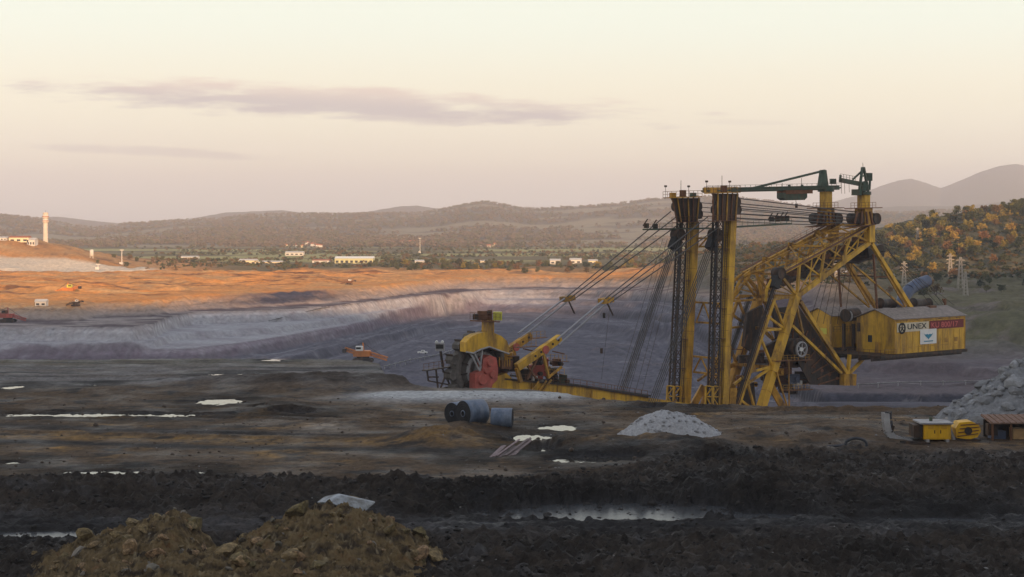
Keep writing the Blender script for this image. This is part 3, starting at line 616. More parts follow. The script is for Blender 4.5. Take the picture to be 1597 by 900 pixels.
br('machine_house', mp(1338, 396, 0), mp(1362, 390, 0), 5.5, steel, 2.6)
# secondary lattice inside each panel, both sides
for dt, mm in ((0, yellow), (-2 * T, yellow2)):
    U = [far_of(mp(x, y, T), dt) for x, y in NEAR_UP]; Lw = [far_of(mp(x, y, T), dt) for x, y in NEAR_LO]
    for i in range(3):
        mu, ml = U[i + 1].lerp(U[i + 2], .5), Lw[i].lerp(Lw[i + 1], .5)
        br('brace', mu, ml, .2, mm); br('brace', U[i + 1].lerp(Lw[i], .5), ml, .18, mm); br('brace', mu, U[i + 2].lerp(Lw[i + 1], .5), .18, mm); br('brace', Lw[i], U[i + 2], .2, mm)
    arch = [far_of(mp(x, y, T), dt) for x, y in ((1216, 428), (1203, 437), (1196, 450), (1194, 470))]
    part('arched_chord', MB().path(arch, .3, 8), mm, bridge)
    for p in arch[1:]: br('brace', p, Lw[0], .22, mm)
inn = [(1216, 424), (1247, 403), (1287, 380), (1328, 360), (1356, 347)]
for k in range(8):
    u = k / 8; a_ = mp(1216 + 140 * u, 424 - 77 * u, T - 2.3); b_ = mp(1216 + 140 * (u + .125), 424 - 77 * (u + .125), -T + 2.3); br('brace', a_, b_, .2, yellow2)
br('inner_chord', mp(1216, 426, T - 2.3), mp(1356, 349, T - 2.3), .3, yellow2); br('inner_chord', mp(1175, 420, -T + 2.3), mp(1316, 349, -T + 2.3), .3, yellow2)
# dark curved end of the far truss
pts = [mp(1142, 470, -1), mp(1150, 446, -1), mp(1158, 432, -1), mp(1172, 425, -1), mp(1190, 422, -1)]
br_arc = part('arched_chord', MB().path(pts, .3, 6), yellow2, bridge)
for a_, b_ in (((1178, 416), (1140, 470)), ((1178, 416), (1158, 432)), ((1178, 416), (1187, 460)), ((1158, 432), (1178, 462)), ((1182, 432), (1200, 455)), ((1140, 470), (1186, 467))):
    br('brace', mp(*a_, -1), mp(*b_, -1), .38, yellow2)
# --- portal legs
def portal(dt):
    f = lambda x, y: far_of(mp(x, y, T), dt)
    top, bot = f(1241, 462), f(1186, 640); dn = (bot - top).normalized(); m = yellow if dt == 0 else yellow2
    root = part('portal_leg', MB().beam(top, bot + dn * 10, 1.35, 1.5), m, bwe)
    t2, b2 = f(1208, 466), f(1163, 600); d2 = (b2 - t2).normalized()
    part('inner_post', MB().beam(t2, b2 + d2 * 14, .5), m, root)
    for k in range(1, 6): p = top.lerp(bot, k / 6); part('flange', MB().beam(p - dn * .05, p + dn * .05, 1.45, 1.6), yellow2, root)
    for a_, b_ in (((1209, 464), (1240, 464)), ((1195, 492), (1222, 512)), ((1187, 516), (1218, 513)), ((1207, 470), (1221, 506)), ((1185, 524), (1204, 570)), ((1166, 581), (1200, 573)), ((1164, 590), (1176, 634)), ((1200, 575), (1163, 600)), ((1150, 620), (1168, 634)), ((1166, 583), (1144, 600))):
        part('brace', MB().beam(f(*a_), f(*b_), .42), m, root)
    return root
portal(0); portal(-2 * T)
for (x, y) in ((1215, 514), (1200, 573), (1240, 464)):
    p = mp(x, y, T); part('portal_tie', MB().beam(p, far_of(p), .6), yellow2, bwe)
# --- rear struts carrying the counterweight, and the dark belly frame
for dt in (0, -2 * T):
    f = lambda x, y: far_of(mp(x, y, T), dt); m = yellow if dt == 0 else yellow2
    for a_, b_, w in (((1247, 470), (1321, 584), .75), ((1235, 508), (1312, 582), .55), ((1242, 474), (1252, 520), .4), ((1322, 584), (1325, 553), .6), ((1325, 582), (1350, 556), .55)):
        part('counterweight_strut', MB().beam(f(*a_), f(*b_), w), m, bwe)
    part('node_box', MB().beam(f(1313, 592), f(1332, 592), 1.2, 2.3), yellow2, bwe)
belly = part('belly_frame', MB().prism([mp(1243, 474, 3.6), mp(1320, 586, 3.6), mp(1331, 601, 3.6), mp(1264, 600, 3.6), mp(1242, 560, 3.6), mp(1234, 510, 3.6)], N3 * -.2), steel, bwe)
part('belly_plate', MB().prism([mp(1243, 474, -3.4), mp(1320, 586, -3.4), mp(1331, 601, -3.4), mp(1264, 600, -3.4), mp(1242, 560, -3.4)], N3 * -.2), steel, belly)
for k in range(9):
    u = k / 8; part('rib', MB().beam(mp(1240 + 78 * u, 492 + 95 * u, 3.75), mp(1236 + 40 * u + 4 * (k % 2), 530 + 70 * u, 3.75), .22), rust, belly)
for k in range(5):
    part('conveyor_roller', MB().tube(mp(1270 + 12 * k, 572 + 6 * k, 3.9), mp(1270 + 12 * k, 572 + 6 * k, -3.4), .35, n=8), rust, belly)
# spoked sheave beside the portal with its platform
sw = part('sheave_wheel', MB().lathe(mp(1250, 545, T + 1.2), N3, [(1.25, -.2), (1.55, -.2), (1.55, .2), (1.25, .2), (1.25, -.2)], 24), greym, bwe)
part('hub', MB().tube(mp(1250, 545, T + 1.5), mp(1250, 545, T + .7), .4, n=12), whitem, sw)
for k in range(6):
    t_ = k * math.pi / 3 + .3; c0 = mp(1250, 545, T + 1.2); part('spoke', MB().beam(c0, c0 + (A3 * math.cos(t_) + Vector((0, 0, math.sin(t_)))) * 1.4, .2), greym, sw)
part('gear_drum', disc(MB(), mp(1240, 542, T - .6), N3, 1.9, 1.6), steel, bwe)
pf = part('platform', MB().beam(mp(1205, 563, T), mp(1262, 561, T), 2.2, .12), rust, bwe); part('railing', railing(MB(), [mp(1205, 563, T + 1), mp(1262, 561, T + 1)], 1, 1), yellow2, pf)
pf = part('platform', MB().beam(mp(1222, 609, T), mp(1262, 607, T), 2.0, .14), rust, bwe); part('railing', railing(MB(), [mp(1222, 609, T + .9), mp(1262, 607, T + .9)], 1, 1), yellow2, pf)
for x, y, m, sz in ((1238, 590, bluem, 1.6), (1246, 597, whitem, .9), (1215, 580, yellow2, 1.3), (1200, 590, steel, 1.8), (1172, 574, yellow2, 1.1), (1228, 578, rust, 1.2), (1182, 560, steel, 1.6), (1160, 560, steel, 1.5)):
    p = mp(x, y, 1.5); part('drive_unit', MB().box(p, (sz * 1.3, sz, sz)).tube(p - N3 * sz, p + N3 * sz * .7, sz * .35, n=10), m, bwe)
br('truss_conveyor', mp(1206, 446, 0), mp(1352, 374, 0), 3.6, steel, .8)
for k in range(12):
    u = k / 11; p = mp(1206 + 146 * u, 444 - 72 * u, 0); br('conveyor_cover', p - A3 * .5 + Vector((0, 0, .6)), p + A3 * .5 + Vector((0, 0, .6)), 2.6, (rust, steel)[k % 2], 1.1)
for t_, poly, m_ in ((-1.2, ((1166, 488), (1190, 476), (1186, 516), (1172, 548), (1160, 540)), steel), (-2.6, ((1190, 560), (1228, 540), (1236, 566), (1230, 600), (1196, 606)), rust), (-.4, ((1150, 606), (1176, 596), (1180, 640), (1146, 645)), steel), (.8, ((1196, 540), (1230, 520), (1234, 560), (1206, 575)), steel), (-3.4, ((1206, 480), (1238, 478), (1240, 530), (1214, 540)), steel)):
    part('dark_filler_plate', MB().prism([mp(x, y, t_) for x, y in poly], N3 * -.7), m_, bwe)  # plates added to make the portal's interior dark and less see-through
_r = random.Random(6)
for k in range(16):
    p = mp(_r.uniform(1140, 1262), _r.uniform(545, 625), _r.uniform(-4, 2.5)); sz = _r.uniform(.7, 1.9)
    u_ = part('drive_unit', MB().box(p, (sz * 1.5, sz, sz)), _r.choice((steel, steel, rust, rust, yellow2, greym)), bwe); part('shaft', MB().tube(p - N3 * sz, p + N3 * sz, sz * .25, n=8), steel, u_)
for k in range(10):
    a_ = mp(_r.uniform(1140, 1230), _r.uniform(480, 600), _r.uniform(-4, 3)); part('pipe_run', MB().tube(a_, a_ + Vector((_r.uniform(-3, 3), _r.uniform(-2, 2), _r.uniform(-4, 4))), .1, n=6), _r.choice((steel, rust, yellow2)), bwe)
part('stair_post', MB().beam(mp(1230, 560, T + .9), mp(1231, 648, T + .9), .22), yellow2, bwe)
part('stair_post', MB().beam(mp(1211, 580, T + .9), mp(1231, 645, T + .9), .25), yellow2, bwe)
# slewing deck and crawler trucks below the rim of the terrace
part('slewing_deck', MB().lathe(mp(1150, 655, 0), (0, 0, 1), [(.1, -2.2), (9.5, -2.2), (10.5, -1.0), (10.5, .4), (.1, .4)], 32), yellow2, bwe)
for sx in (-1, 1):
    for st in (-1, 1):
        c = Vector((mp(1150, 655, 0).x, mp(1150, 655, 0).y, BENCH)) + A3 * 8 * sx + N3 * 6 * st; mb = MB()
        prof = [(-5.2, .7), (-4.6, .05), (4.6, .05), (5.2, .7), (5.2, 1.9), (4.4, 2.7), (-4.4, 2.7), (-5.2, 1.9)]
        tr = part('crawler', mb.prism([c + A3 * u + Vector((0, 0, v)) + N3 * 1.3 for u, v in prof], N3 * -2.6), steel, bwe)
        for k in range(4): part('road_wheel', disc(MB(), c + A3 * (-3.6 + 2.4 * k) + Vector((0, 0, .9)) + N3 * 1.4, N3, .75, .3, n=14), rust, tr)
        part('truck_post', MB().beam(c + Vector((0, 0, 2.6)), c + Vector((0, 0, 9)) - A3 * 3 * sx - N3 * 2 * st, 1.2), yellow2, tr)
# --- rear towers with sheaves and service cranes
def tower(t, cx, top):
    P = lambda x, y, d=0: mp(cx + x, y, t + d)
    root = part('rear_tower', MB().beam(P(0, 352), P(0, 325), 2.4, 2.6), yellow2, bwe)
    part('neck', MB().beam(P(0, 326), P(0, top), 1.75, 1.9), yellow, root)
    for x in (-13, 13): part('sheave', disc(MB(), P(x, 341), N3, 1.15, 2.6), steel, root)
    for x in (-14, -4, 6, 14): part('bearing', MB().beam(P(x, 349, 1.5), P(x * .7, 330, 1.5), .3), rust, root)
    p1 = part('platform', MB().beam(P(-20, 325), P(19, 324), 3.4, .16), rust, root)
    part('railing', railing(MB(), [P(-20, 325, 1.7), P(19, 324, 1.7)], 1.1, 1.0), rust, p1)
    part('railing', railing(MB(), [P(-20, 325, -1.7), P(19, 324, -1.7)], 1.1, 1.0), rust, p1)
    p2 = part('platform', MB().beam(P(-24, 354), P(10, 350), 3.2, .14), rust, root)
    return root
t1 = tower(-T, 1288, 298); t2 = tower(T, 1347, 303)
# crane beam from the mast to the far tower
cr = gantry('crane_beam', mp(1098, 298, -T), mp(1307, 293, -T), 1.6, 1.3, green); part('box_girder', MB().beam(mp(1098, 297, -T), mp(1307, 292.5, -T), .8, .95), green, cr); part('box_girder', MB().beam(mp(1098, 296.5, -T + .6), mp(1150, 295.5, -T + .6), .3, 1.0), yellow2, cr)
part('jib_stay', MB().beam(mp(1176, 293, -T), mp(1286, 266, -T), .42), green, cr)
part('crane_post', MB().prism([mp(1281, 293, -T + .6), mp(1293, 293, -T + .6), mp(1289, 265, -T + .6), mp(1285, 265, -T + .6)], N3 * -1.2), green, cr)
part('turntable', MB().tube(mp(1288, 299, -T), mp(1288, 291, -T), 1.7, n=16), green, cr)
part('hoist_motor', MB().box(mp(1299, 283, -T), (1.2, 1.1, 1.1)), green, cr)
cab = part('crane_trolley', MB().prism([mp(1222, 301, -T + 1.1), mp(1259, 300, -T + 1.1), mp(1259, 308, -T + 1.1), mp(1255, 312, -T + 1.1), mp(1227, 312.5, -T + 1.1), mp(1222, 309, -T + 1.1)], N3 * -1.8), green, cr)
part('trolley_canopy', MB().beam(mp(1219, 300, -T), mp(1260, 299, -T), 2.6, .75), rust, cab)
for x in (1231, 1251): part('trolley_hanger', MB().beam(mp(x, 303, -T), mp(x, 288, -T), .4), green, cab)
part('hook_rope', MB().tube(mp(1241, 312, -T), mp(1242, 319, -T), .05, n=5), steel, cab); part('hook_block', MB().box(mp(1242, 321, -T), (.5, .4, .9)), steel, cab)
for x in (1180, 1200, 1220, 1250): part('hanger_rope', MB().tube(mp(x, 296, -T), mp(x, 296 - (x - 1176) * .245, -T), .05, n=5), steel, cr)
# crane on the near tower, its jib pointing away from the ropes
P2 = lambda x, y, d=0: mp(x, y, T + d)
c2r = part('tower_crane', MB().tube(P2(1347, 304), P2(1347, 299), 1.5, n=14), green, bwe)
for a_, b_, w_ in (((1340, 299), (1345, 261), .42), ((1354, 299), (1347, 261), .42), ((1342, 285), (1352, 283), .3), ((1343, 275), (1350, 274), .3), ((1341, 292), (1353, 284), .25), ((1347, 299), (1347, 284), .9), ((1356, 296), (1357, 277), .35)):
    for d_ in (.7, -.7): part('crane_frame', MB().beam(P2(*a_, d_), P2(*b_, d_ * .5), w_), green, c2r)
part('crane_cab', MB().box(P2(1347, 291), (1.5, 1.4, 1.8)), green, c2r)
part('jib', MB().beam(P2(1311, 281), P2(1342, 287), .9, .8), green, c2r); part('jib_stay', MB().beam(P2(1330, 280), P2(1345, 266), .3), green, c2r)
part('jib_tip', MB().beam(P2(1310, 282), P2(1311, 273), .35), green, c2r); part('machinery_box', MB().box(P2(1336, 300), (1.8, 1.4, 1.2)), green, c2r); part('counterweight', MB().box(P2(1355, 276), (1.2, 1.2, 1.6)), green, c2r)
part('mast_tip', MB().tube(P2(1346, 262), P2(1345.5, 254), .05, n=5), steel, c2r)
for x in (1312, 1317, 1324): part('hook_rope', MB().tube(P2(x, 283), P2(x + .5, 304 - (x % 5)), .04, n=5), steel, c2r)
part('railing', railing(MB(), [P2(1311, 279), P2(1334, 283)], 1.0, .9), green, c2r)
# --- stays from the truss end down to the winch houses
for dt in (0, -2 * T):
    f = lambda x, y: far_of(mp(x, y, T), dt); m = yellow if dt == 0 else yellow2
    part('back_stay', MB().beam(f(1359, 380), f(1422, 482), .7, .8), m, bwe)
    part('back_stay', MB().beam(f(1362, 396), f(1368, 482), .35), rust, bwe)
    part('stay_brace', MB().beam(f(1330, 412), f(1412, 482), .32), yellow2, bwe)
    part('stay_brace', MB().beam(f(1364, 432), f(1392, 432), .25), rust, bwe)
    part('back_stay', MB().beam(f(1375, 414), f(1412, 478), .3), yellow2, bwe)
part('stay_tie', MB().beam(mp(1392, 432, T), far_of(mp(1392, 432, T)), .3), steel, bwe)
# --- winch houses on the counterweight jib
def house(name, t0, t1_, s0px, s1px, zt, zb, ridge_dz, roofcol):
    c0 = mp(s0px, 499, 10.0); c1_ = mp(s1px, 492, 10.0)
    g = lambda c, t, z: Vector((c.x, c.y, 0)) + N3 * (t - 10.0) + Vector((0, 0, z)); tm = (t0 + t1_) / 2
    prof = [(t0, zb), (t1_, zb), (t1_, zt), (tm, zt + ridge_dz), (t0, zt)]
    root = part(name, MB().prism([g(c0, t, z) for t, z in prof], Vector((c1_.x - c0.x, c1_.y - c0.y, 0))), yellow, bwe)
    ex = A3 * .35
    for (ta, za), (tb, zb_) in (((t0 + .35, zt - .1), (tm, zt + ridge_dz + .02)), ((t1_ - .35, zt - .1), (tm, zt + ridge_dz + .02))):
        part('roof_slope', MB().prism([g(c0, ta, za + .06) - ex, g(c1_, ta, za + .06) + ex, g(c1_, tb, zb_ + .06) + ex, g(c0, tb, zb_ + .06) - ex], (0, 0, .14)), roofcol, root)
    return root, c0, c1_, g
nh, hc0, hc1, hg = house('winch_house', 10.0, .4, 1395, 1505, .85, -6.1, 1.75, roofm)
fh, fc0, fc1, fg = house('winch_house', -4.2, -11.2, 1383, 1490, .95, -5.6, 1.5, roofm)
HL = (hc1 - hc0).length
def wall_pt(u, z, off=.03): return Vector((hc0.x, hc0.y, 0)) + A3 * u + N3 * off + Vector((0, 0, z))
def wall_rect(name, u0, u1, z0, z1, m, off=.04, th=.06): return part(name, MB().prism([wall_pt(u0, z0, off), wall_pt(u1, z0, off), wall_pt(u1, z1, off), wall_pt(u0, z1, off)], N3 * th), m, nh)
HL2 = math.hypot(hc1.x - hc0.x, hc1.y - hc0.y)
fu = lambda px: (px - 1395) / 110.0 * HL2 * (1 - .0) 
s_c = wall_rect('name_board', .7, HL2 * .47, -1.75, .1, creamm); s_m = wall_rect('type_board', HL2 * .485, HL2 * .975, -1.55, .18, maroon); s_w = wall_rect('company_board', HL2 * .345, HL2 * .575, -4.5, -1.45, whitem, .12)
wall_rect('corner_trim', -.02, .22, -6.0, .7, yellow2, .02); wall_rect('corner_trim', HL2 - .2, HL2 + .02, -6.0, .7, yellow2, .02); wall_rect('eave_board', 0.25, HL2 - .25, .42, .7, yellow2, .03); wall_rect('sill_beam', 0, HL2, -6.45, -6.12, steel, -.3, .5)
Mrot = Matrix(((AX, 0, AY), (AY, 0, -AX), (0, 1, 0)))     # text plane: x along the wall, y up, z out of it
def text(body, u, z, size, m, parent, off, xs=1.0):
    cu = bpy.data.curves.new('lettering', 'FONT'); cu.body = body; cu.size = size; cu.extrude = .015; cu.offset = .012 * size
    tmp = bpy.data.objects.new('lettering_curve', cu); C.objects.link(tmp); bpy.context.view_layer.update(); me = bpy.data.meshes.new_from_object(tmp.evaluated_get(bpy.context.evaluated_depsgraph_get())); bpy.data.objects.remove(tmp); me.materials.clear(); me.materials.append(m)
    o = bpy.data.objects.new('lettering', me); C.objects.link(o); o.parent = parent
    p = wall_pt(u, z, off) - BASE; o.location = p; o.rotation_euler = Mrot.to_euler(); o.scale = (xs, 1, 1); return o
text('UNEX', 3.9, -1.25, 1.55, blackm, s_c, .13, 1.5)
text('KU 800/17', HL2 * .5, -1.25, 1.55, mat('sign_red_print', (.55, .12, .11), .6), s_m, .13, 1.32)
part('emblem', MB().lathe(wall_pt(2.25, -.95, .13), N3, [(.75, 0), (1.15, 0), (1.15, .05), (.75, .05), (.75, 0)], 20), blackm, s_c)
emb = MB()
for k in range(5):
    t_ = math.pi / 2 + k * 2 * math.pi / 5; c0 = wall_pt(2.25, -.95, .15); emb.beam(c0, c0 + (A3 * math.cos(t_) + Vector((0, 0, math.sin(t_)))) * .78, .26, .06)
part('emblem', emb, blackm, s_c)
wc = HL2 * .46
part('emblem', MB().prism([wall_pt(wc + a_, b_, .20) for a_, b_ in ((-1.55, -2.3), (-1.0, -2.55), (-.35, -2.45), (0, -2.6), (.35, -2.45), (1.0, -2.55), (1.55, -2.3), (.9, -2.95), (.25, -3.35), (0, -3.6), (-.25, -3.35), (-.9, -2.95))], N3 * .02), tealm, s_w)
for k in range(9): part('print_line', MB().prism([wall_pt(wc - 1.5 + .34 * k, -4.05, .2), wall_pt(wc - 1.5 + .34 * k + .24, -4.05, .2), wall_pt(wc - 1.5 + .34 * k + .24, -3.82, .2), wall_pt(wc - 1.5 + .34 * k, -3.82, .2)], N3 * .02), tealm, s_w)
for k in range(1, 12):
    u = HL2 * k / 12
    for z0, z1 in (((-6.0, -4.6), (-.0 + .2, .4)) if .3 < k / 12 < .6 else ((-6.0, -1.85), (.2, .4))): wall_rect('panel_seam', u - .035, u + .035, z0, z1, yellow2, .0, .045)
wall_rect('panel_seam', .25, HL2 - .25, -4.95, -4.88, yellow2, .0, .05)
for k in range(2): wall_rect('vent', HL2 * (.7 + .14 * k), HL2 * (.7 + .14 * k) + 1.3, -4.4, -3.5, yellow2, .0, .06)
# gable details
def gab(c, t0, t1_, z0, z1, m, name, parent, th=.08, off=.03):
    o = Vector((c.x, c.y, 0)); f = lambda t, z: o + N3 * (t - 10.0) - A3 * off + Vector((0, 0, z))
    return part(name, MB().prism([f(t0, z0), f(t1_, z0), f(t1_, z1), f(t0, z1)], A3 * -th), m, parent)
gab(hc0, 3.4, 4.4, -4.0, -2.6, blackm, 'window', nh); gab(hc0, 5.2, 6.4, -6.0, -3.9, yellow2, 'door', nh); gab(hc0, .6, 1.4, -2.0, -.2, steel, 'vent', nh)
gab(fc0, -10.6, -8.6, -2.8, -1.6, limem, 'panel', fh); gab(fc0, -8.2, -5.4, -2.8, -1.6, limem, 'panel', fh)
o0 = Vector((hc0.x, hc0.y, 0))
deck = part('jib_deck', MB().prism([o0 + N3 * 0.6 - A3 * 5 + Vector((0, 0, -6.15)), o0 + N3 * .6 + A3 * HL2 + Vector((0, 0, -6.15)), o0 - N3 * 22 + A3 * HL2 + Vector((0, 0, -6.15)), o0 - N3 * 22 - A3 * 9 + Vector((0, 0, -6.15))], (0, 0, -.55)), steel, bwe)
part('railing', railing(MB(), [o0 + N3 * .5 - A3 * .2 + Vector((0, 0, -6.1)), o0 + N3 * .5 - A3 * 5 + Vector((0, 0, -6.1)), o0 - N3 * 21.5 - A3 * 8.5 + Vector((0, 0, -6.1))], 1.1, 1.2), rust, deck)
for k in range(7): part('deck_girder', MB().beam(o0 - N3 * (1 + 3.2 * k) - A3 * 6 + Vector((0, 0, -6.95)), o0 - N3 * (1 + 3.2 * k) + A3 * HL2 + Vector((0, 0, -6.95)), .3, .7), steel, deck)
# transformer and ducts between the houses
tx = part('winch_drum', MB().tube(mp(1318, 492, -2.0), mp(1336, 490, -2.0), 1.35, n=16), steel, bwe)
part('drum_flange', MB().lathe(mp(1325, 493, -1.4) - A3 * .4, A3, [(.7, 0), (1.15, 0), (1.15, .1), (.7, .1), (.7, 0)], 18), greym, tx)
for x in (1316, 1331): part('drum_stand', MB().beam(mp(x, 505, -2), mp(x, 552, -2), .55), steel, tx)
part('railing', railing(MB(), [mp(1300, 518, -1.5), mp(1342, 516, -1.5)], 1.1, 1), steel, bwe)
for k, (x0, x1) in enumerate(((1372, 1412), (1424, 1470))):
    dr = part('rope_drum', MB().lathe(mp(x0, 473, -1.6), mp(x1, 473, -1.6) - mp(x0, 473, -1.6), [(.05, 0), (1.15, 0), (1.15, .25), (.95, .3), (.95, 4.2 + k), (1.15, 4.25 + k), (1.15, 4.5 + k), (.05, 4.5 + k)], 20), steel, bwe)
    part('drum_frame', MB().beam(mp(x1 + 4, 466, -.6), mp(x1 + 4, 482, -.6), .4).beam(mp(x1, 466, -.6), mp(x1 + 8, 482, -.6), .25), rust, dr)
part('curved_chute', MB().path([mp(1404, 478, -9), mp(1409, 464, -9), mp(1418, 452, -9), mp(1431, 443, -9), mp(1446, 438, -9)], 1.35, 12), bluem, bwe)
part('chute_stay', MB().tube(mp(1446, 440, -9), mp(1470, 475, -3), .07, n=5), steel, bwe)
part('roof_vent', MB().box(mp(1452, 480, 5.5), (2.2, 1.2, .9), Mrot @ Matrix(((1, 0, 0), (0, 0, 1), (0, 1, 0)))), rust, nh); part('roof_hatch', MB().box(mp(1428, 490, 7.2), (1.6, 1.2, .6), Mrot @ Matrix(((1, 0, 0), (0, 0, 1), (0, 1, 0)))), greym, nh)
# --- ropes
for k in range(5):
    rope('hoist_rope', [mp(1148, 309 + 8 * k, T + .4 * (k % 3 - 1)), mp(1337, 331 + 4.5 * k, T + .4 * (k % 3 - 1))], .11)
    rope('hoist_rope', [mp(1090, 316 + 7 * k, -T + .4 * (k % 3 - 1)), mp(1278, 333 + 4.5 * k, -T + .4 * (k % 3 - 1))], .085)
for k in range(6):
    rope('trim_rope', [mp(1285 + 9 * k, 428 - 6.2 * k, 0), mp(1262 + 11 * k, 505, -2.5)], .05, steel)
for k in range(4): rope('guy_rope', [mp(1362, 360 + 6 * k, T - 2 * k), mp(1452 + 12 * k, 476, 5 - 4 * k)], .05, steel)
def rope_bundle(a, b, t, n, gap, m, block=True):
    pa, pb = mp(*a, t), mp(*b, t); _, _, x, y = MB().frame(pa, pb); pb = pb + (pb - pa).normalized() * 3
    root = part('rope_tackle', MB().tube(pa, pb, .09, n=5), rope_m, bwe)
    for i in range(n):
        for j in (-.6, .6):
            o = x * (i - (n - 1) / 2) * gap + y * j * .4
            part('rope', MB().tube(pa + o, pb + o, .075, n=5), m, root)
    if block:
        part('pulley_block', MB().beam(pa - (pb - pa).normalized() * 1.6, pa + (pb - pa).normalized() * 2.2, 1.5, 1.6), blackm, root)
        part('pulley', disc(MB(), pa - (pb - pa).normalized() * .8, N3, 1.15, 1.7), steel, root)
rope_bundle((1055, 372), (972, 606), -T + 1.6, 4, .46, rope_m)
rope_bundle((1113, 372), (1022, 616), T - 1.2, 4, .48, rope_m)
rope_bundle((1212, 432), (1146, 634), T + .6, 4, .33, steel)
rope_bundle((1170, 462), (1110, 634), -T, 4, .33, rope_m, False)
for k in range(5):
    rope('trim_rope', [mp(1062 - 7 * k, 372, -T + 1), mp(1000 - 10 * k, 615, 0)], .035, steel)
# tie ropes from the mast heads to the wheel boom
def tie(t, top, link_, low, m2):
    f = lambda p: mp(*p, t)
    for dt in (-.75, -.25, .25, .75):
        for (x, y) in ((0, 0), (9, 8), (18, 16)):
            rope('tie_rope', [mp(top[0] + x, top[1] + y, t + dt), mp(link_[0] + x * .4, link_[1] + y * .4, t + dt)], .10)
    lp = part('link_plate', MB().beam(f((link_[0] - 7, link_[1] + 4)), f((link_[0] + 9, link_[1] + 1)), 1.6, .9), yellow2, bwe)
    part('link_arm', MB().beam(f(link_), f((link_[0] + 12, link_[1] + 26)), .2), steel, lp)
    for dt in (-.6, .6):
        for y in (0, 8):
            rope('tie_rod', [mp(link_[0], link_[1] + y, t + dt), mp(low[0] + y * .4, low[1] + y, t + dt)], .17, lrope)
tie(T, (1104, 338), (944, 466), (868, 530), lrope)
tie(-T, (1046, 330), (884, 463), (808, 520), lrope)
for x, y in ((942, 492), (938, 547)):
    p = mp(x, y, T); part('hanging_weight', MB().box(p, (.45, .45, .9)), steel, bwe)
rope('signal_rope', [mp(952, 470, T), mp(938, 592, T)], .03, steel)
# --- wheel boom
boom = part('wheel_boom', MB().prism([mp(786, 592, 2.2), mp(905, 603, 2.2), mp(1010, 620, 2.2), mp(1150, 640, 2.2), mp(1150, 656, 2.2), mp(1000, 634, 2.2), mp(900, 620, 2.2), mp(770, 611, 2.2)], N3 * -4.4), yellow, bwe)
for (xa, ya), (xb, yb) in (((786, 591), (905, 602)), ((905, 602), (1010, 619))):
    part('top_flange', MB().beam(mp(xa, ya, 2.35), mp(xb, yb, 2.35), .35, .3), steel, boom)
    part('railing', railing(MB(), [mp(xa, ya, -2.2), mp(xb, yb, -2.2)], 1.1, 1.5), rust, boom)
    part('railing', railing(MB(), [mp(xa, ya, 2.1), mp(xb, yb, 2.1)], 1.1, 1.5), rust, boom)
for x in (830, 870, 923, 960): part('stiffener', MB().beam(mp(x, 350 + (592 + (x - 786) * .12 - 350), 2.3), mp(x - 1, 611 + (x - 770) * .095, 2.3), .25, .2), yellow2, boom)
for x, y in ((838, 602), (846, 600), (826, 603)): part('brace', MB().beam(mp(x, y + 10, 2.6), mp(x + 14, y - 8, 2.6), .28), yellow2, boom)
part('nose_casting', MB().prism([mp(760, 607, 2.5), mp(764, 595, 2.5), mp(778, 586, 2.5), mp(790, 582, 2.5), mp(798, 590, 2.5), mp(800, 608, 2.5)], N3 * -1.4), yellow, boom)
conv = part('boom_conveyor', MB().beam(mp(800, 586, -.4), mp(1010, 617, -.4), 1.8, .35), rubber, boom)
# suspension arms of the boom
for t_, m in ((T - .8, yellow), (-T + .8, yellow2)):
    dx = 0 if t_ > 0 else -50; dy = 0 if t_ > 0 else 2
    g = lambda x, y: mp(x + (0 if t_ > 0 else -46), y - (0 if t_ > 0 else 4), t_)
    arm = part('suspension_arm', MB().beam(g(806, 573), g(873, 527), 1.0, 1.25), m, bwe)
    for k in range(5): part('pin', MB().tube(g(832 + 9 * k, 555 - 6.2 * k) + N3 * .6, g(832 + 9 * k, 555 - 6.2 * k) - N3 * .6, .22, n=8), steel, arm)
    for a_, b_, w, mm in (((806, 574), (812, 596), .6, yellow2), ((846, 545), (856, 590), .4, yellow2), ((844, 546), (822, 592), .35, rust), ((856, 588), (876, 572), .35, yellow2), ((820, 566), (836, 590), .3, rust), ((862, 548), (880, 552), .2, rust)):
        part('strut', MB().beam(g(*a_), g(*b_), w), mm, arm)
    part('joint', MB().tube(g(848, 545) + N3 * .7, g(848, 545) - N3 * .7, .7, n=12), redp, arm)
for x, y, sx, sz, m in ((800, 567, 2.2, 2.6, steel), (820, 585, 2.0, 2.2, steel), (836, 580, 2.4, 2.4, redp), (838, 562, 1.6, 1.8, steel), (848, 572, 1.6, 3.0, redp), (832, 590, 1.4, .9, whitem), (842, 596, 1.2, .8, greym), (860, 585, 2.0, 2.4, steel), (878, 592, 1.4, 1.8, green), (790, 560, 2.0, 2.2, yellow2), (784, 572, 1.8, 2.0, rust), (868, 565, 1.5, 1.2, rust)):
    p = mp(x, y, .6); d_ = part('drive_unit', MB().box(p, (sx, 1.6, sz)), m, bwe); part('shaft', MB().tube(p - N3 * 1.5 - Vector((0, 0, .2)), p + N3 * 1.5 - Vector((0, 0, .2)), .35, n=10), steel, d_)
for x0, y0, x1, y1 in ((805, 542, 836, 540), (852, 562, 884, 564), (800, 555, 792, 556), (830, 528, 850, 526), (850, 580, 880, 585)):
    pf = part('walkway', MB().beam(mp(x0, y0, 1.5), mp(x1, y1, 1.5), 1.3, .1), rust, bwe); part('railing', railing(MB(), [mp(x0, y0, 2.1), mp(x1, y1, 2.1)], 1.1, .9), yellow2, pf)
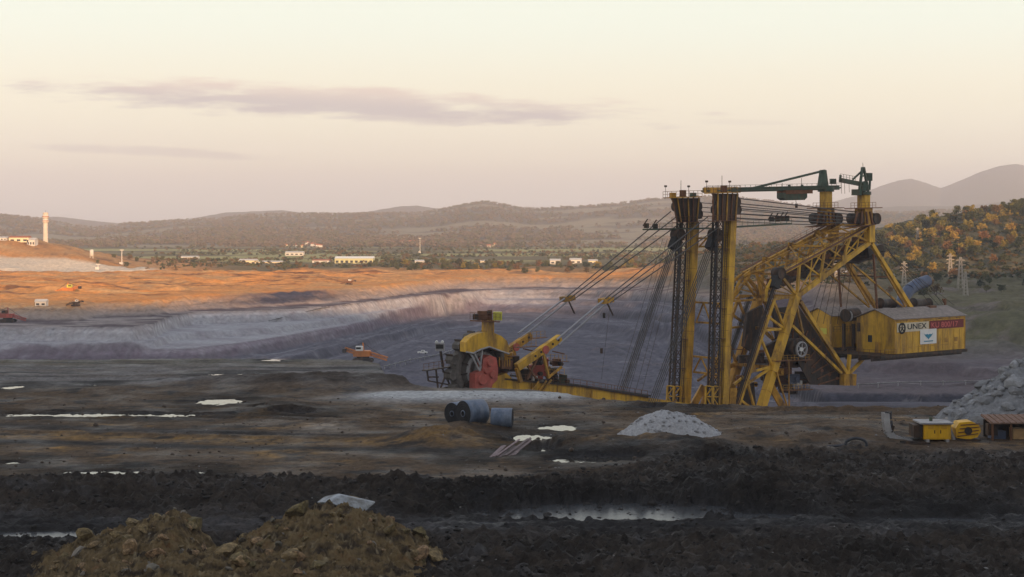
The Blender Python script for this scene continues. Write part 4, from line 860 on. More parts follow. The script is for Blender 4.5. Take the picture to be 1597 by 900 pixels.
# --- bucket wheel
WC = mp(746, 577, 0); UP = Vector((0, 0, 1)); WR = 5.3
wheel = part('bucket_wheel', MB().lathe(WC, N3, [(4.25, -1.0), (WR, -1.0), (WR, 1.0), (4.25, 1.0), (3.9, .5), (3.9, -.5), (4.25, -1.0)], 48), mud_steel, bwe)
part('wheel_cone', MB().lathe(WC, N3, [(3.95, .4), (2.6, 1.15), (1.9, 1.2), (1.9, .9), (.1, .9)], 36), mud_steel, wheel)
part('wheel_back', MB().lathe(WC, N3, [(3.95, -.4), (2.6, -1.1), (.1, -1.1)], 36), steel, wheel)
part('hub_ring', MB().lathe(WC, N3, [(2.55, 1.16), (2.75, 1.35), (3.1, 1.2), (3.2, .95)], 36), greym, wheel)
part('hub', MB().lathe(WC, N3, [(1.7, .9), (1.6, 1.9), (.1, 1.9)], 24), greym, wheel)
for k in range(14):
    th = 2 * math.pi * k / 14 + .1; e_r = A3 * math.cos(th) + UP * math.sin(th); e_t = -A3 * math.sin(th) + UP * math.cos(th); c = WC + e_r * WR
    prof = [(0, -.9), (.55, -1.0), (1.15, -.55), (1.2, .25), (.75, .75), (0, .6)]
    bk = part('bucket', MB().prism([c + e_r * u + e_t * v - N3 * .95 for u, v in prof], N3 * 1.9), mud_steel, wheel)
    part('bucket_lip', MB().prism([c + e_r * 1.15 + e_t * -.6 - N3 * 1.0, c + e_r * 1.42 + e_t * -.75 - N3 * 1.0, c + e_r * 1.42 + e_t * -.75 + N3 * 1.0, c + e_r * 1.15 + e_t * -.6 + N3 * 1.0], e_t * .14), steel, bk)
    part('arm_rib', MB().beam(WC + e_r * 2.9 + N3 * 1.05, WC + e_r * 4.4 + N3 * .95, .22), steel, wheel)
hood = part('wheel_hood', MB().prism([mp(x, y, 2.9) for x, y in ((727, 549), (727, 534), (734, 526), (744, 521), (757, 518), (770, 519), (782, 524), (791, 532), (794, 542), (794, 552), (779, 547), (763, 541), (750, 545), (738, 551))], N3 * -1.7), yellow, bwe)
part('hood_rim', MB().path([mp(x, y, 2.95) for x, y in ((727, 549), (738, 551), (750, 545), (763, 541), (779, 547), (794, 552))], .16, 6), greym, hood)
pst = part('hood_post', MB().beam(mp(761, 521, 2.1), mp(761, 499, 2.1), 1.5, 1.5), yellow, hood)
for x0, y0, x1, y1 in ((734, 551, 747, 577), (740, 551, 752, 576), (752, 546, 748, 580)): part('hood_brace', MB().beam(mp(x0, y0, 2.7), mp(x1, y1, 2.7), .25), greym, hood)
plt = part('lookout_platform', MB().prism([mp(733, 499, 3.2), mp(780, 501, 3.2), mp(780, 501, .8), mp(733, 499, .8)], (0, 0, -.22)), rust, bwe)
part('railing', railing(MB(), [mp(733, 498, 3.2), mp(780, 500, 3.2), mp(780, 500, .8), mp(733, 498, .8), mp(733, 498, 3.2)], 1.1, .8), rust, plt)
for x, y, sx, sz, m in ((776, 493, 1.5, 1.4, limem), (752, 492, 1.6, 1.5, rust), (742, 494, 1.0, .9, steel), (764, 491, .8, 1.6, rust), (756, 487, 2.0, .4, steel)):
    part('lookout_gear', MB().box(mp(x, y, 2.0), (sx, 1.2, sz)), m, plt)
gb = part('gearbox', MB().prism([mp(x, y, 3.0) for x, y in ((741, 612), (741, 583), (752, 578), (754, 560), (764, 554), (774, 558), (777, 575), (776, 592), (768, 600), (766, 612))], N3 * -1.6), redp, bwe)
for x, y, r in ((764, 565, .8), (752, 592, 1.0), (768, 584, .7), (758, 578, .55)): part('gear_cover', MB().tube(mp(x, y, 3.0), mp(x, y, 3.0) + N3 * .35, r, r * .8, n=16), redp, gb)
cg = part('motor_cage', MB().beam(mp(779, 568, 2.4), mp(796, 569, 2.4), 1.2, 1.4), rust, bwe)
for k in range(5): part('cage_bar', MB().beam(mp(779 + 4 * k, 557, 3.05), mp(779 + 4 * k, 572, 3.05), .12), yellow2, cg)
# scouting cab and walkway ahead of the wheel
cabn = part('scout_cab', MB().box(mp(686, 541, -1.2), (1.5, 1.4, 1.3)), greym, bwe)
part('window', MB().box(mp(686, 540, -1.2) - Vector((0, .76, 0)), (1.2, .04, .7)), blackm, cabn)
for x in (681, 690): part('lamp', MB().tube(mp(x, 533, -1.2), mp(x, 533, -1.2) - Vector((0, .3, .1)), .25, n=10), whitem, cabn)
part('cab_post', MB().beam(mp(687, 548, -1.2), mp(691, 575, -1.2), .3), steel, cabn)
wk = part('front_walkway', MB().beam(mp(661, 578, -1), mp(700, 572, -1), 1.2, .16), steel, bwe); part('railing', railing(MB(), [mp(661, 578, -.4), mp(700, 572, -.4)], 1.1, 1), rust, wk)
for a_, b_ in (((666, 578), (668, 594)), ((680, 577), (683, 606)), ((668, 588), (684, 588)), ((690, 575), (704, 606)), ((700, 572), (686, 608)), ((684, 606), (712, 602)), ((668, 594), (700, 600))): part('brace', MB().beam(mp(*a_, -1), mp(*b_, -1), .22), steel, wk)
# ------------------------------------------------------------------ rocks
def rock_mesh(name, seed, sub=2, flat=.75, cuts=5, rough=.18):
    r = random.Random(seed); bm = bmesh.new(); bmesh.ops.create_icosphere(bm, subdivisions=sub, radius=1.0)
    planes = []
    for _ in range(cuts):
        n = Vector((r.gauss(0, 1), r.gauss(0, 1), r.gauss(0, .8))).normalized(); planes.append((n, r.uniform(.45, .85)))
    for v in bm.verts:
        d = 1 + rough * (r.random() - .5); p = v.co * d
        for n, k in planes:
            e = p.dot(n) - k
            if e > 0: p = p - n * e * .92
        p.z *= flat; v.co = p
    me = bpy.data.meshes.new(name); bm.to_mesh(me); bm.free(); return me
clay_m = mat('tan_clay', (.25, .175, .085), .95, 0, .55, 2.5, bump=1.0, bscale=7, dirt=(.05, .036, .022), dirt_amt=.8, objrand=.45)
clay_g = mat('grey_clay', (.17, .15, .12), .95, 0, .35, 1.5, bump=.7, bscale=7, objrand=.25)
coal_m = mat('coal_clod', (.028, .0245, .0225), .9, 0, .5, 1.2, bump=.8, bscale=6)
pale_m = mat('pale_rock', (.33, .35, .37), .9, 0, .35, 2.5, bump=1.0, bscale=5, dirt=(.13, .12, .10), dirt_amt=.8)
gravel_m = mat('pale_gravel', (.36, .355, .36), .95, 0, .3, 3.0, bump=1.0, bscale=9, dirt=(.17, .155, .15), dirt_amt=.4)
grock_m = mat('grey_rock', (.25, .25, .255), .95, 0, .35, .8, bump=1.0, bscale=3, dirt=(.11, .10, .09), dirt_amt=.6, objrand=.25)
def heap_grid(name, x0, x1, y0, y1, step, fn, colfn, m):
    xs = np.arange(x0, x1, step); ys = np.arange(y0, y1, step); X, Y = np.meshgrid(xs, ys); Z = fn(X, Y); return grid_mesh(name, X, Y, Z, colfn(X, Y, Z), m)
# clay heap in front, two lobes
def clay_h(X, Y):
    A = onz(500, 860); xa = (528 - CX) / FPX * 93; xb = (285 - CX) / FPX * 92
    wx = X + .5 * fbm(X * .5, Y * .5, 3); wy = Y + .5 * fbm(X * .5 + 7, Y * .5, 3)
    qa = np.abs((wx - xa) / np.where(wx < xa, 8.3, 7.0)) ** 1.5 + np.abs((wy - 92.5) / np.where(wy < 92.5, 11, 4.6)) ** 1.7; qb = np.abs((wx - xb) / np.where(wx < xb, 9.6, 2.6)) ** 1.4 + np.abs((wy - 91.5) / np.where(wy < 91.5, 10, 4.2)) ** 1.7
    h = np.maximum(3.5 * (1 - np.clip(qa, 0, 1.3)) , 3.0 * (1 - np.clip(qb, 0, 1.3))); h = np.maximum(h, 1.7 * (1 - np.clip(np.abs((wx + 16) / 12.5) ** 3 + np.abs((wy - 86) / 6.0) ** 2, 0, 1.3)))
    h = h + .65 * fbm(X * .8, Y * .8, 5, .6, billow=True) + .38 * fbm(X * 2.2, Y * 2.2, 4, .65, billow=True) - .25
    return h * .85 + .15 * (np.floor(h / .32 + .3 * fbm(X * 1.1, Y * 1.1, 2)) * .32 + .16)
def clay_c(X, Y, Z):
    n = fbm(X * .7, Y * .7 + Z, 5, .6); n2 = fbm(X * 1.9, Y * 1.9 - Z, 4, .6); c = np.broadcast_to(np.array([.16, .112, .055]), X.shape + (3,)).copy()
    c = lerp3(c, np.array([.042, .030, .020]), sst(n, -.1, .3)); c = lerp3(c, np.array([.30, .235, .14]), sst(n2 + .3 * n, .15, .5) * .85); return lerp3(c, np.array([.14, .07, .03]), sst(-n, .15, .5) * .7)
clay_gm = ground_mat('clay_heap_soil', 2.6, .2, .95, bscale=3.2, var=.4, spec=.15)
heap = heap_grid('clay_heap', -32, -2, 80.5, 99, .085, clay_h, clay_c, clay_gm)
tag(heap, 'lumpy tan clay heap with two crests at the very front of the mud', 'clay heap')
rk = [rock_mesh('clod_%d' % i, 40 + i, 2, .8, 13, .12) for i in range(7)]
for me in rk: me.materials.append(clay_m)
rng = random.Random(11)
def ch(x, y): return float(clay_h(np.array([[x]]), np.array([[y]]))[0, 0])
k = 0
while k < 290:
    x = rng.uniform(-29, -4); y = rng.uniform(83, 95.5); z = ch(x, y)
    if z < .35: continue
    s = min(.7, .10 + rng.expovariate(7)); o = link('clod', rng.choice(rk), None, heap); o.location = (x, y, z + s * .3); o.scale = (s * rng.uniform(.8, 1.5), s, s * rng.uniform(.6, 1.0)); o.rotation_euler = (rng.uniform(-.6, .6), rng.uniform(-.6, .6), rng.uniform(0, 6.3)); k += 1
    if rng.random() < .14: o.material_slots[0].link = 'OBJECT'; o.material_slots[0].material = clay_g
def boulder(name, label, px, py, Y, sx, sy, sz, m, seed, rz=0.0, tilt=0.0):
    me = rock_mesh(name, seed, 4, .8, 14, .07); me.materials.append(m)
    o = link(name, me); o.location = at(px, py, Y); o.scale = (sx, sy, sz); o.rotation_euler = (tilt, tilt * .5, rz); tag(o, label, 'rock'); return o
boulder('boulder', 'large pale grey boulder lying on top of the clay heap', 543, 786, 93.0, 2.0, 1.3, .85, pale_m, 14, .1, .12)
boulder('rock_slab', 'tilted grey rock slab on the lower left crest of the clay heap', 238, 829, 92, 1.0, .7, .38, clay_g, 8, .3, -.35)
boulder('boulder', 'tan upright boulder beside the gap in the clay heap', 299, 817, 91.5, .95, .9, .95, clay_m, 9, .8, .1)
boulder('boulder', 'squat tan boulder below the upright one at the gap of the clay heap', 303, 857, 90.6, .75, .8, .7, clay_m, 21, .3, .1)
# loose coal clods over the churned mud: nobody could count them
def clods(name, label, n, seed, yr, m, smin, smax, cond):
    r = random.Random(seed); base = [rock_mesh('c', seed + i, 1, .75, 4, .35) for i in range(6)]; bv = []
    for me in base:
        v = np.array([tuple(x.co) for x in me.vertices]); f = np.array([tuple(p.vertices) for p in me.polygons]); bv.append((v, f))
    V = []; F = []; off = 0; pts = []
    while len(pts) < n:
        y = r.uniform(*yr); x = r.uniform(-.36, .36) * y
        if r.random() < cond(x, y): pts.append((x, y))
    P = np.array(pts); Zs = near_height(P[:, 0:1], P[:, 1:2])[0][:, 0]
    for (x, y), z in zip(pts, Zs):
        v, f = bv[r.randrange(6)]; s = min(smax, smin + r.expovariate(1 / (smin * .7))); a = r.uniform(0, 6.28); ca, sa = math.cos(a), math.sin(a)
        q = v * np.array([s * r.uniform(.8, 1.6), s, s * r.uniform(.6, 1.1)]); q = np.stack([q[:, 0] * ca - q[:, 1] * sa + x, q[:, 0] * sa + q[:, 1] * ca + y, q[:, 2] + z + s * .15], 1)
        V.append(q); F.append(f + off); off += len(v)
    V = np.concatenate(V); F = np.concatenate(F); me = bpy.data.meshes.new(name); me.vertices.add(len(V)); me.vertices.foreach_set('co', V.astype(np.float32).ravel()); me.loops.add(F.size); me.loops.foreach_set('vertex_index', F.ravel().astype(np.int32)); me.polygons.add(len(F)); me.polygons.foreach_set('loop_start', np.arange(0, F.size, 3, dtype=np.int32)); me.update(calc_edges=True)
    for b in base: bpy.data.meshes.remove(b)
    o = link(name, me, m); tag(o, label, kind='stuff'); return o
clods('coal_clods', 'black coal and mud clods scattered over the churned ground', 5200, 3, (84, 134), coal_m, .07, .75, lambda x, y: (0 if y > 120 + 15 * min(1, max(0, (x + 2) / 22)) else 1) * (1 if y > 106 or y < 98 else .3))
clods('earth_clods', 'brown earth clods scattered over the terrace', 800, 13, (122, 176), mat('earth_clod', (.075, .055, .042), .95, 0, .4, 1.0, bump=.6, bscale=5), .06, .4, lambda x, y: .6 if (int(x * .2) + int(y * .3)) % 3 else .15)
clods('stone_scatter', 'small grey stones lying in the mud', 220, 23, (84, 165), mat('mud_stone', (.22, .21, .20), .9, 0, .3, 1.0), .04, .22, lambda x, y: .5)
# pale gravel heap
def gravel():
    c = onz(1040, 688); 
    def fn(X, Y):
        u = (X - c.x) / np.where(X < c.x - 1, 4.2, 5.2); v = (Y - c.y - 1.3) / 2.9
        return 2.1 * np.clip(1 - np.abs(u) ** 1.7 - v * v, -.3, 1) + .30 * fbm(X * .9, Y * .9, 4) + .12 * fbm(X * 3, Y * 3, 3, billow=True) + .55
    def cf(X, Y, Z):
        n = fbm(X * 1.2, Y * 1.2, 4, .6); return lerp3(np.broadcast_to(np.array([.37, .365, .37]), X.shape + (3,)).copy(), np.array([.2, .185, .175]), sst(n, .1, .5) * .6)
    g = heap_grid('gravel_heap', c.x - 5.6, c.x + 6.2, c.y - 2.4, c.y + 5, .1, fn, cf, ground_mat('gravel_heap_soil', 5.0, .12, .95, bscale=6, var=.3, spec=.1)); tag(g, 'long low heap of pale grey gravel on the brown bank', 'gravel heap')
    r = random.Random(5); ms = [rock_mesh('stone_%d' % i, 70 + i, 1, .8, 4, .3) for i in range(3)]
    for me in ms: me.materials.append(gravel_m)
    for k in range(70):
        x = c.x + r.uniform(-4.5, 5.5); y = c.y + r.uniform(-1.6, 1.5); z = float(fn(np.array([[x]]), np.array([[y]]))[0, 0])
        if z < .35: continue
        s = r.uniform(.08, .24); o = link('stone', r.choice(ms), None, g); o.location = (x, y, z); o.scale = (s * 1.2, s, s); o.rotation_euler = (0, 0, r.uniform(0, 6))
gravel()
# big grey rock heap at the right
def rock_heap():
    cx, cy_ = 56.5, 158.0
    def fn(X, Y):
        q = np.sqrt(((X - cx) / 13.0) ** 2 + ((Y - cy_) / 8.0) ** 2); return 8.2 * np.clip(1 - q, -.1, 1) + .9 * fbm(X * .35, Y * .35, 4, .6, ridge=True) * np.clip(1.2 - q, 0, 1) + .35 * fbm(X * 1.3, Y * 1.3, 4, .6, billow=True)
    def cf(X, Y, Z):
        n = fbm(X * .6, Y * .6 + Z * .6, 5, .6); return lerp3(np.broadcast_to(np.array([.23, .23, .235]), X.shape + (3,)).copy(), np.array([.10, .092, .085]), sst(n, .05, .5) * .8)
    g = heap_grid('rock_heap', cx - 15, cx + 16, cy_ - 9, cy_ + 9, .15, fn, cf, ground_mat('rock_heap_soil', 1.6, .3, .95, bscale=2.2, var=.35, spec=.1)); tag(g, 'steep heap of grey rock and clay at the picture\'s right edge behind the rusty shed', 'rock heap')
    r = random.Random(15); ms = [rock_mesh('block_%d' % i, 170 + i, 2, .8, 6, .2) for i in range(6)]
    for me in ms: me.materials.append(grock_m)
    k = 0
    while k < 150:
        x = cx + r.uniform(-13, 2); y = cy_ + r.uniform(-7.5, 1); z = float(fn(np.array([[x]]), np.array([[y]]))[0, 0])
        if z < .5: continue
        s = .2 + r.expovariate(4.5); s = min(s, 1.1); o = link('block', r.choice(ms), None, g); o.location = (x, y, z); o.scale = (s * r.uniform(.9, 1.6), s, s * .9); o.rotation_euler = (r.uniform(-.5, .5), r.uniform(-.5, .5), r.uniform(0, 6)); k += 1
rock_heap()
# ------------------------------------------------------------------ belt rolls, planks, machines on the terrace
roll_m = mat('conveyor_belt_rubber', (.085, .115, .17), .5, 0, .4, 1.6, dirt=(.20, .22, .26), dirt_amt=.7, spec=.4)
rollend = mat('belt_roll_edge', (.022, .022, .025), .8, 0, .3, 3.0)
def belt_roll(label, px, py, Y, r, w, rz):
    z0 = 0.05; p = at(px, py, Y); p.z = r + z0 + nz_at(p.x, p.y) * .3; root = empty('belt_roll', (p.x, p.y, p.z - r), rz); c = Vector((0, 0, r)); ax = Vector((1, 0, 0))
    prof = [(r * .97, -w / 2), (r, -w / 2 + .04)] + [(r * (1 + .006 * (i % 2)), -w / 2 + .04 + (w - .08) * i / 8) for i in range(1, 8)] + [(r, w / 2 - .04), (r * .97, w / 2)]
    MB().lathe(c, ax, prof, 40).build('outer_wrap', roll_m, root)
    for sgn in (-1, 1):
        pr = []
        for i in range(9): rr = r * .97 - (r * .75) * i / 9; pr += [(rr, sgn * (w / 2 - .0)), (rr - r * .05, sgn * (w / 2 - (.07 if i % 2 else .02)))]
        pr += [(r * .2, sgn * w / 2), (r * .2, 0)]
        MB().lathe(c, ax, pr, 40).build('coiled_edge', rollend, root)
    MB().lathe(c, ax, [(r * .2, -w * .52), (r * .26, -w * .52), (r * .26, -w * .5)], 20).build('core', roll_m, root)
    tag(root, label, 'belt roll', 'rolls of conveyor belt on the terrace'); return root
belt_roll('largest roll of blue-black conveyor belt, its coiled end turned to the clay bank', 737, 650, 151, 1.28, 2.3, R(38))
belt_roll('smaller blue-grey conveyor belt roll beside the large one', 783, 656, 149.5, .98, 2.05, R(-6))
belt_roll('dark belt roll half hidden behind the large blue-black roll', 713, 648, 153.5, 1.1, 1.5, R(48))
plank_m = mat('weathered_timber', (.20, .155, .15), .9, 0, .35, 3.0, objrand=.4)
def planks():
    b = onz(785, 712); root = empty('plank_pile', b); tag(root, 'heap of loose weathered planks by the puddle below the belt rolls', 'plank pile'); r = random.Random(4)
    for k in range(9):
        x = -1.1 + .26 * k; L_ = r.uniform(2.6, 4.2); a = Vector((x, -1.2 + .1 * k, .12 + .05 * (k % 3))); d = Vector((.42 + r.uniform(-.12, .12), .86, .16 + r.uniform(-.03, .10))).normalized()
        MB().beam(a, a + d * L_, .2 + .05 * (k % 2), .06).build('plank', plank_m, root)
planks()
ymach = mat('yellow_machine_paint', (.74, .40, .012), .5, 0, .12, 1.0, dirt=(.25, .13, .03), dirt_amt=.5)
def kiosk():
    b = onz(1462, 694); w, d, h = 2.45, 2.2, 1.4; root = empty('switch_cabin', (b.x, b.y, 0.15)); tag(root, 'bright yellow steel switch cabin with a pale roof below the rock heap', 'cabin')
    MB().box((0, d / 2, .35 + h / 2), (w, d, h)).build('wall', ymach, root)
    MB().box((-.1, d / 2, .35 + h + .07), (w + .55, d + .5, .14)).build('roof', greym, root)
    for x in (-.62, .62):
        dr = MB().box((x, -.03, .35 + h * .5), (1.05, .05, h * .86)).build('door', ymach, root); MB().box((x + (.35 if x < 0 else -.35), -.08, .35 + h * .5), (.06, .06, .3)).build('handle', blackm, dr)
        for i in range(4): MB().box((x, -.065, .35 + h * .7 + .09 * i), (.5, .03, .04)).build('louvre', yellow2, dr)
    for x in (-.9, .9): MB().box((x, d / 2, .2), (.25, d + .4, .3)).build('skid', greym, root)
    MB().box((-w / 2 - .45, d / 2, .35 + h * .5), (.8, d * .8, h * .8)).build('side_box', steel, root)
    MB().tube((-.3, d / 2, .35 + h + .1), (-.3, d / 2, .35 + h + .5), .16, n=10).build('roof_vent', green, root)
kiosk()
def pulley_guard():
    b = onz(1513, 692); root = empty('drive_guard', (b.x, b.y + .6, .1)); tag(root, 'rounded yellow drive guard between the yellow cabin and the rusty shed', 'machine guard')
    pr = [(-1.05, .35), (-1.15, 1.2), (-.8, 1.75), (.35, 1.85), (1.0, 1.5), (1.2, .95), (.85, .4), (.1, .2)]
    MB().prism([(x, 0, z) for x, z in pr], (0, 1.6, 0)).build('shell', ymach, root)
    for k in range(4): MB().beam((-1.0 + .1 * k, -.05, .5 + .34 * k), (.9 + .06 * k, -.05, .75 + .3 * k), .07).build('rib', rust, root)
    MB().tube((.0, -.1, 1.0), (0, .1, 1.0), .35, n=14).build('bearing', steel, root)
    MB().box((0, .8, .12), (2.2, 1.8, .24)).build('skid', steel, root)
    MB().beam((-1.3, .2, .1), (-1.9, .9, 2.1), .35).build('support', greym, root)
pulley_guard()
def open_shed():
    b = onz(1575, 690); root = empty('rusty_shed', (b.x + .6, b.y + 1, -.1)); root.scale = (1, 1, .82); tag(root, 'low open shed with a rusty brown roof at the foot of the rock heap', 'shed')
    MB().prism([(-2.2, -.6, 2.1), (4.5, -.6, 2.15), (4.5, 2.6, 2.6), (-2.2, 2.6, 2.55)], (0, 0, .16)).build('roof', mat('rusty_roof_sheet', (.20, .12, .085), .85, 0, .3, 2.0, bump=.4, bscale=8), root)
    for k in range(12): MB().beam((-2.1 + .56 * k, -.6, 2.29), (-2.1 + .56 * k, 2.6, 2.74), .06).build('roof_rib', rust, root)
    for x in (-2.0, -.3, 1.5, 4.2): MB().beam((x, -.4, 0), (x, -.4, 2.1), .16).build('post', rust, root)
    MB().box((1.2, 2.4, 1.1), (6.4, .15, 2.2)).build('back_wall', steel, root)
    MB().box((1.1, .8, .85), (2.0, 1.2, 1.2)).build('cabinet', mat('orange_lit_cabinet', (.45, .27, .12), .6), root)  # orange light falling on this box is put into its colour
    MB().box((-1.2, .9, .6), (1.3, 1.2, 1.1)).build('motor', bluem, root); MB().box((-1.9, .2, 1.4), (.9, .8, 1.3)).build('hopper', steel, root)
open_shed()
def bent_chute():
    b = onz(1392, 692); root = empty('bent_chute', (b.x, b.y, 0)); tag(root, 'grey bent steel chute standing upright at the edge of the mud', 'chute')
    pts = [(-.55, 0, 2.75), (-.5, 0, 1.9), (-.35, 0, 1.1), (.1, 0, .55), (.9, -.2, .2), (1.7, -.35, .1)]
    for y0, nm in ((0, 'side_plate'), (.9, 'side_plate')):
        m_ = MB()
        for a, b_ in zip(pts, pts[1:]): m_.beam(Vector(a) + Vector((0, y0, 0)), Vector(b_) + Vector((0, y0, 0)), .1, .62)
        m_.build(nm, greym, root)
    m_ = MB()
    for a, b_ in zip(pts, pts[1:]): m_.beam(Vector(a) + Vector((.28, .45, .1)), Vector(b_) + Vector((.22, .45, .25)), .9, .08)
    m_.build('belt_pan', rubber, root)
    for k in range(7): p = Vector(pts[min(4, k // 1)]) if k < 5 else Vector(pts[4]); MB().beam(p + Vector((.3, -.06, .0)), p + Vector((.3, .96, 0)), .14).build('roller', steel, root)
    MB().beam((-.3, .4, .0), (.2, .4, 1.6), .2).build('prop', steel, root); MB().beam((.9, .4, .0), (.9, .4, .5), .3).build('prop', steel, root)
bent_chute()
def scrap():
    r = random.Random(9)
    for k, (px, py, lab, m) in enumerate(((1418, 690, 'grey steel channel lying beside the bent chute', greym), (1428, 697, 'dark steel beam lying in front of the yellow cabin', steel))):
        b = onz(px, py); o = MB().beam((b.x - 1.4, b.y, .35), (b.x + 1.2, b.y - .6, .25), .3, .08).beam((b.x - 1.4, b.y + .1, .45), (b.x + 1.2, b.y - .5, .35), .06, .2).build('steel_beam', m); tag(o, lab, 'beam')
    b = onz(1335, 702); pts = [Vector((b.x + .95 * math.cos(a), b.y, .5 + .55 * math.sin(a))) for a in [math.pi * (1.05 - 1.15 * i / 10) for i in range(11)]]; pts = [pts[0] + Vector((-1.6, 0, -.1))] + pts
    o = MB().path(pts, .13, 8).build('rubber_hose', rubber); tag(o, 'looped piece of black hose sticking out of the mud below the bent chute', 'hose')
scrap()
# ------------------------------------------------------------------ far buildings
cream_w = mat('cream_wall', (.72, .62, .40), .8, 0, .08, .2); white_w = mat('white_wall', (.62, .58, .52), .8, 0, .06, .2); green_w = mat('pale_green_wall', (.52, .50, .28), .8, 0, .08, .2)
red_r = mat('red_tile_roof', (.36, .13, .075), .9, 0, .25, .8); grey_r = mat('grey_sheet_roof', (.55, .52, .47), .7, 0, .12, .3); conc = mat('pale_concrete', (.62, .54, .45), .85, 0, .12, .3)
glassd = mat('dark_window', (.04, .045, .05), .25, 0, .1, 1)
def shed(label, px, Y, wpx, hpx, wall, roof, depth=12.0, name='factory_shed', cat='shed', bays=0, pitch=.12, dy=0):
    g = on_far(px, Y); w = wpx / FPX * Y; h = hpx / FPX * Y; root = empty(name, (g.x, g.y, g.z - .3 + dy)); tag(root, label, cat); hh = h * .82
    MB().box((0, depth / 2, hh / 2), (w, depth, hh)).build('wall', wall, root)
    rz = max(h - hh, w * .0) + .3
    MB().prism([(-w / 2 - .3, -.4, hh), (-w / 2 - .3, depth + .4, hh), (-w / 2 - .3, depth / 2, hh + rz + pitch * 3)], (w + .6, 0, 0)).build('roof', roof, root)
    for k in range(bays):
        x = -w / 2 + w * (k + .5) / bays; f = MB().box((x, -.06, hh * .45), (w / bays * .55, .1, hh * .38)).build('window', glassd, root)
    return root
shed('pale cream box-shaped shed at the left end of the row below the hills', 386, 1500, 27, 8, cream_w, grey_r, bays=3)
shed('low pale shed joined to the right of the box-shaped cream shed', 420, 1510, 38, 5, cream_w, grey_r, bays=4)
shed('long white-roofed hall with a pale green front below the hills', 552, 1480, 60, 11, green_w, mat('white_sheet_roof', (.8, .79, .72), .6), 18, bays=8)
shed('small reddish-roofed shed just left of the long white hall', 500, 1500, 26, 5, white_w, red_r, bays=2)
shed('long low white hall standing higher behind the scrub', 459, 1850, 28, 6, white_w, grey_r, bays=4)
shed('low pale hut left of the red signal tower', 295, 1700, 26, 4, white_w, grey_r, bays=2)
shed('narrow white shed among trees right of the long hall', 655, 1480, 16, 6, white_w, grey_r, bays=2)
shed('small cream shed at the far right end of the tree belt', 925, 1480, 14, 6, cream_w, grey_r, bays=2)
shed('white shed between the tree belt and the tie ropes', 866, 1470, 16, 8, white_w, grey_r, bays=2)
shed('white double shed nearest the tie ropes', 898, 1475, 18, 8, white_w, grey_r, bays=2)
shed('flat pale shed above the knoll in the tree belt', 758, 1500, 18, 5, cream_w, grey_r, bays=2)
shed('long cream hall seen under the bridge truss', 1312, 905, 44, 6, cream_w, grey_r, 8, bays=5)
shed('white hut below the overhanging winch house', 1358, 590, 19, 15, white_w, grey_r, 4, 'hut', 'hut', bays=2)
shed('white hut on the shaded bench at the left', 63, 735, 17, 9, white_w, grey_r, 4, 'hut', 'hut', bays=2)
r = random.Random(77); places = []
for k in range(26): places.append((598 + 3.3 * k + r.uniform(-.8, .8), r.uniform(2760, 2900)))
for k in range(12): places.append((448 + 5.2 * k + r.uniform(-2, 2), r.uniform(2500, 2750)))
for k in range(5): places.append((735 + 9 * k, r.uniform(2500, 2700)))
ORD = 'first second third fourth fifth sixth seventh eighth ninth tenth eleventh twelfth thirteenth fourteenth fifteenth sixteenth seventeenth eighteenth nineteenth twentieth twenty-first twenty-second twenty-third twenty-fourth twenty-fifth twenty-sixth'.split()
for k, (px, Y) in enumerate(places):
    g = on_far(px, Y); w = r.uniform(5.5, 9.5); h = r.uniform(3.2, 4.8); zone = 'in the hillfoot row above the long hall' if k < 26 else ('in the hamlet above the low sheds' if k < 38 else 'at the foot of the round hill')
    root = empty('village_house', (g.x, g.y, g.z - .3), r.uniform(-.5, .5)); tag(root, 'red-roofed house, ' + ORD[k if k < 26 else (k - 26 if k < 38 else k - 38)] + ' from the left ' + zone, 'house', 'village houses ' + zone)
    MB().box((0, 2.5, h / 2), (w, 5, h)).build('wall', white_w if r.random() < .7 else cream_w, root)
    MB().prism([(-w / 2 - .2, -.3, h), (-w / 2 - .2, 5.3, h), (-w / 2 - .2, 2.5, h + 2.0)], (w + .4, 0, 0)).build('roof', red_r, root)
# chimney tower on the waste tip
def tower_left():
    g = on_far(71, 1420); top = at(71, 330, 1420).z; H = top - g.z; root = empty('water_tower', (g.x, g.y, g.z - 1)); tag(root, 'tall pale concrete tower with a banded head on the left rise', 'tower')
    MB().lathe((0, 0, 0), (0, 0, 1), [(2.4, 0), (2.2, H * .25), (2.1, H * .68)], 20).build('shaft', conc, root)
    MB().lathe((0, 0, 0), (0, 0, 1), [(2.1, H * .68), (3.0, H * .71), (3.0, H * .76), (2.5, H * .765), (2.5, H * .83), (3.0, H * .835), (3.0, H * .9), (2.4, H * .91), (2.4, H * .97), (2.6, H * .98), (2.6, H * 1.0), (.1, H * 1.01)], 20).build('head', conc, root)
    for z in (.735, .87): MB().lathe((0, 0, 0), (0, 0, 1), [(3.05, H * z), (3.05, H * (z + .02))], 20).build('band', red_r, root)
    MB().tube((0, 0, H), (0, 0, H + 2), .12, n=5).build('mast', steel, root)
    for a, b_, hp, lab, rf in ((14, 30, 9, 'wide cream works building with a reddish roof on the left rise', red_r), (-4, 14, 5, 'low white works building at the picture\'s left edge on the rise', grey_r), (42, 12, 12, 'narrow white works block between the works roof and the tower', grey_r)):
        shed(lab, a + b_ / 2, 1352, b_, hp, cream_w if hp == 9 else white_w, rf, 10, 'works_building', 'building', bays=3)
tower_left()
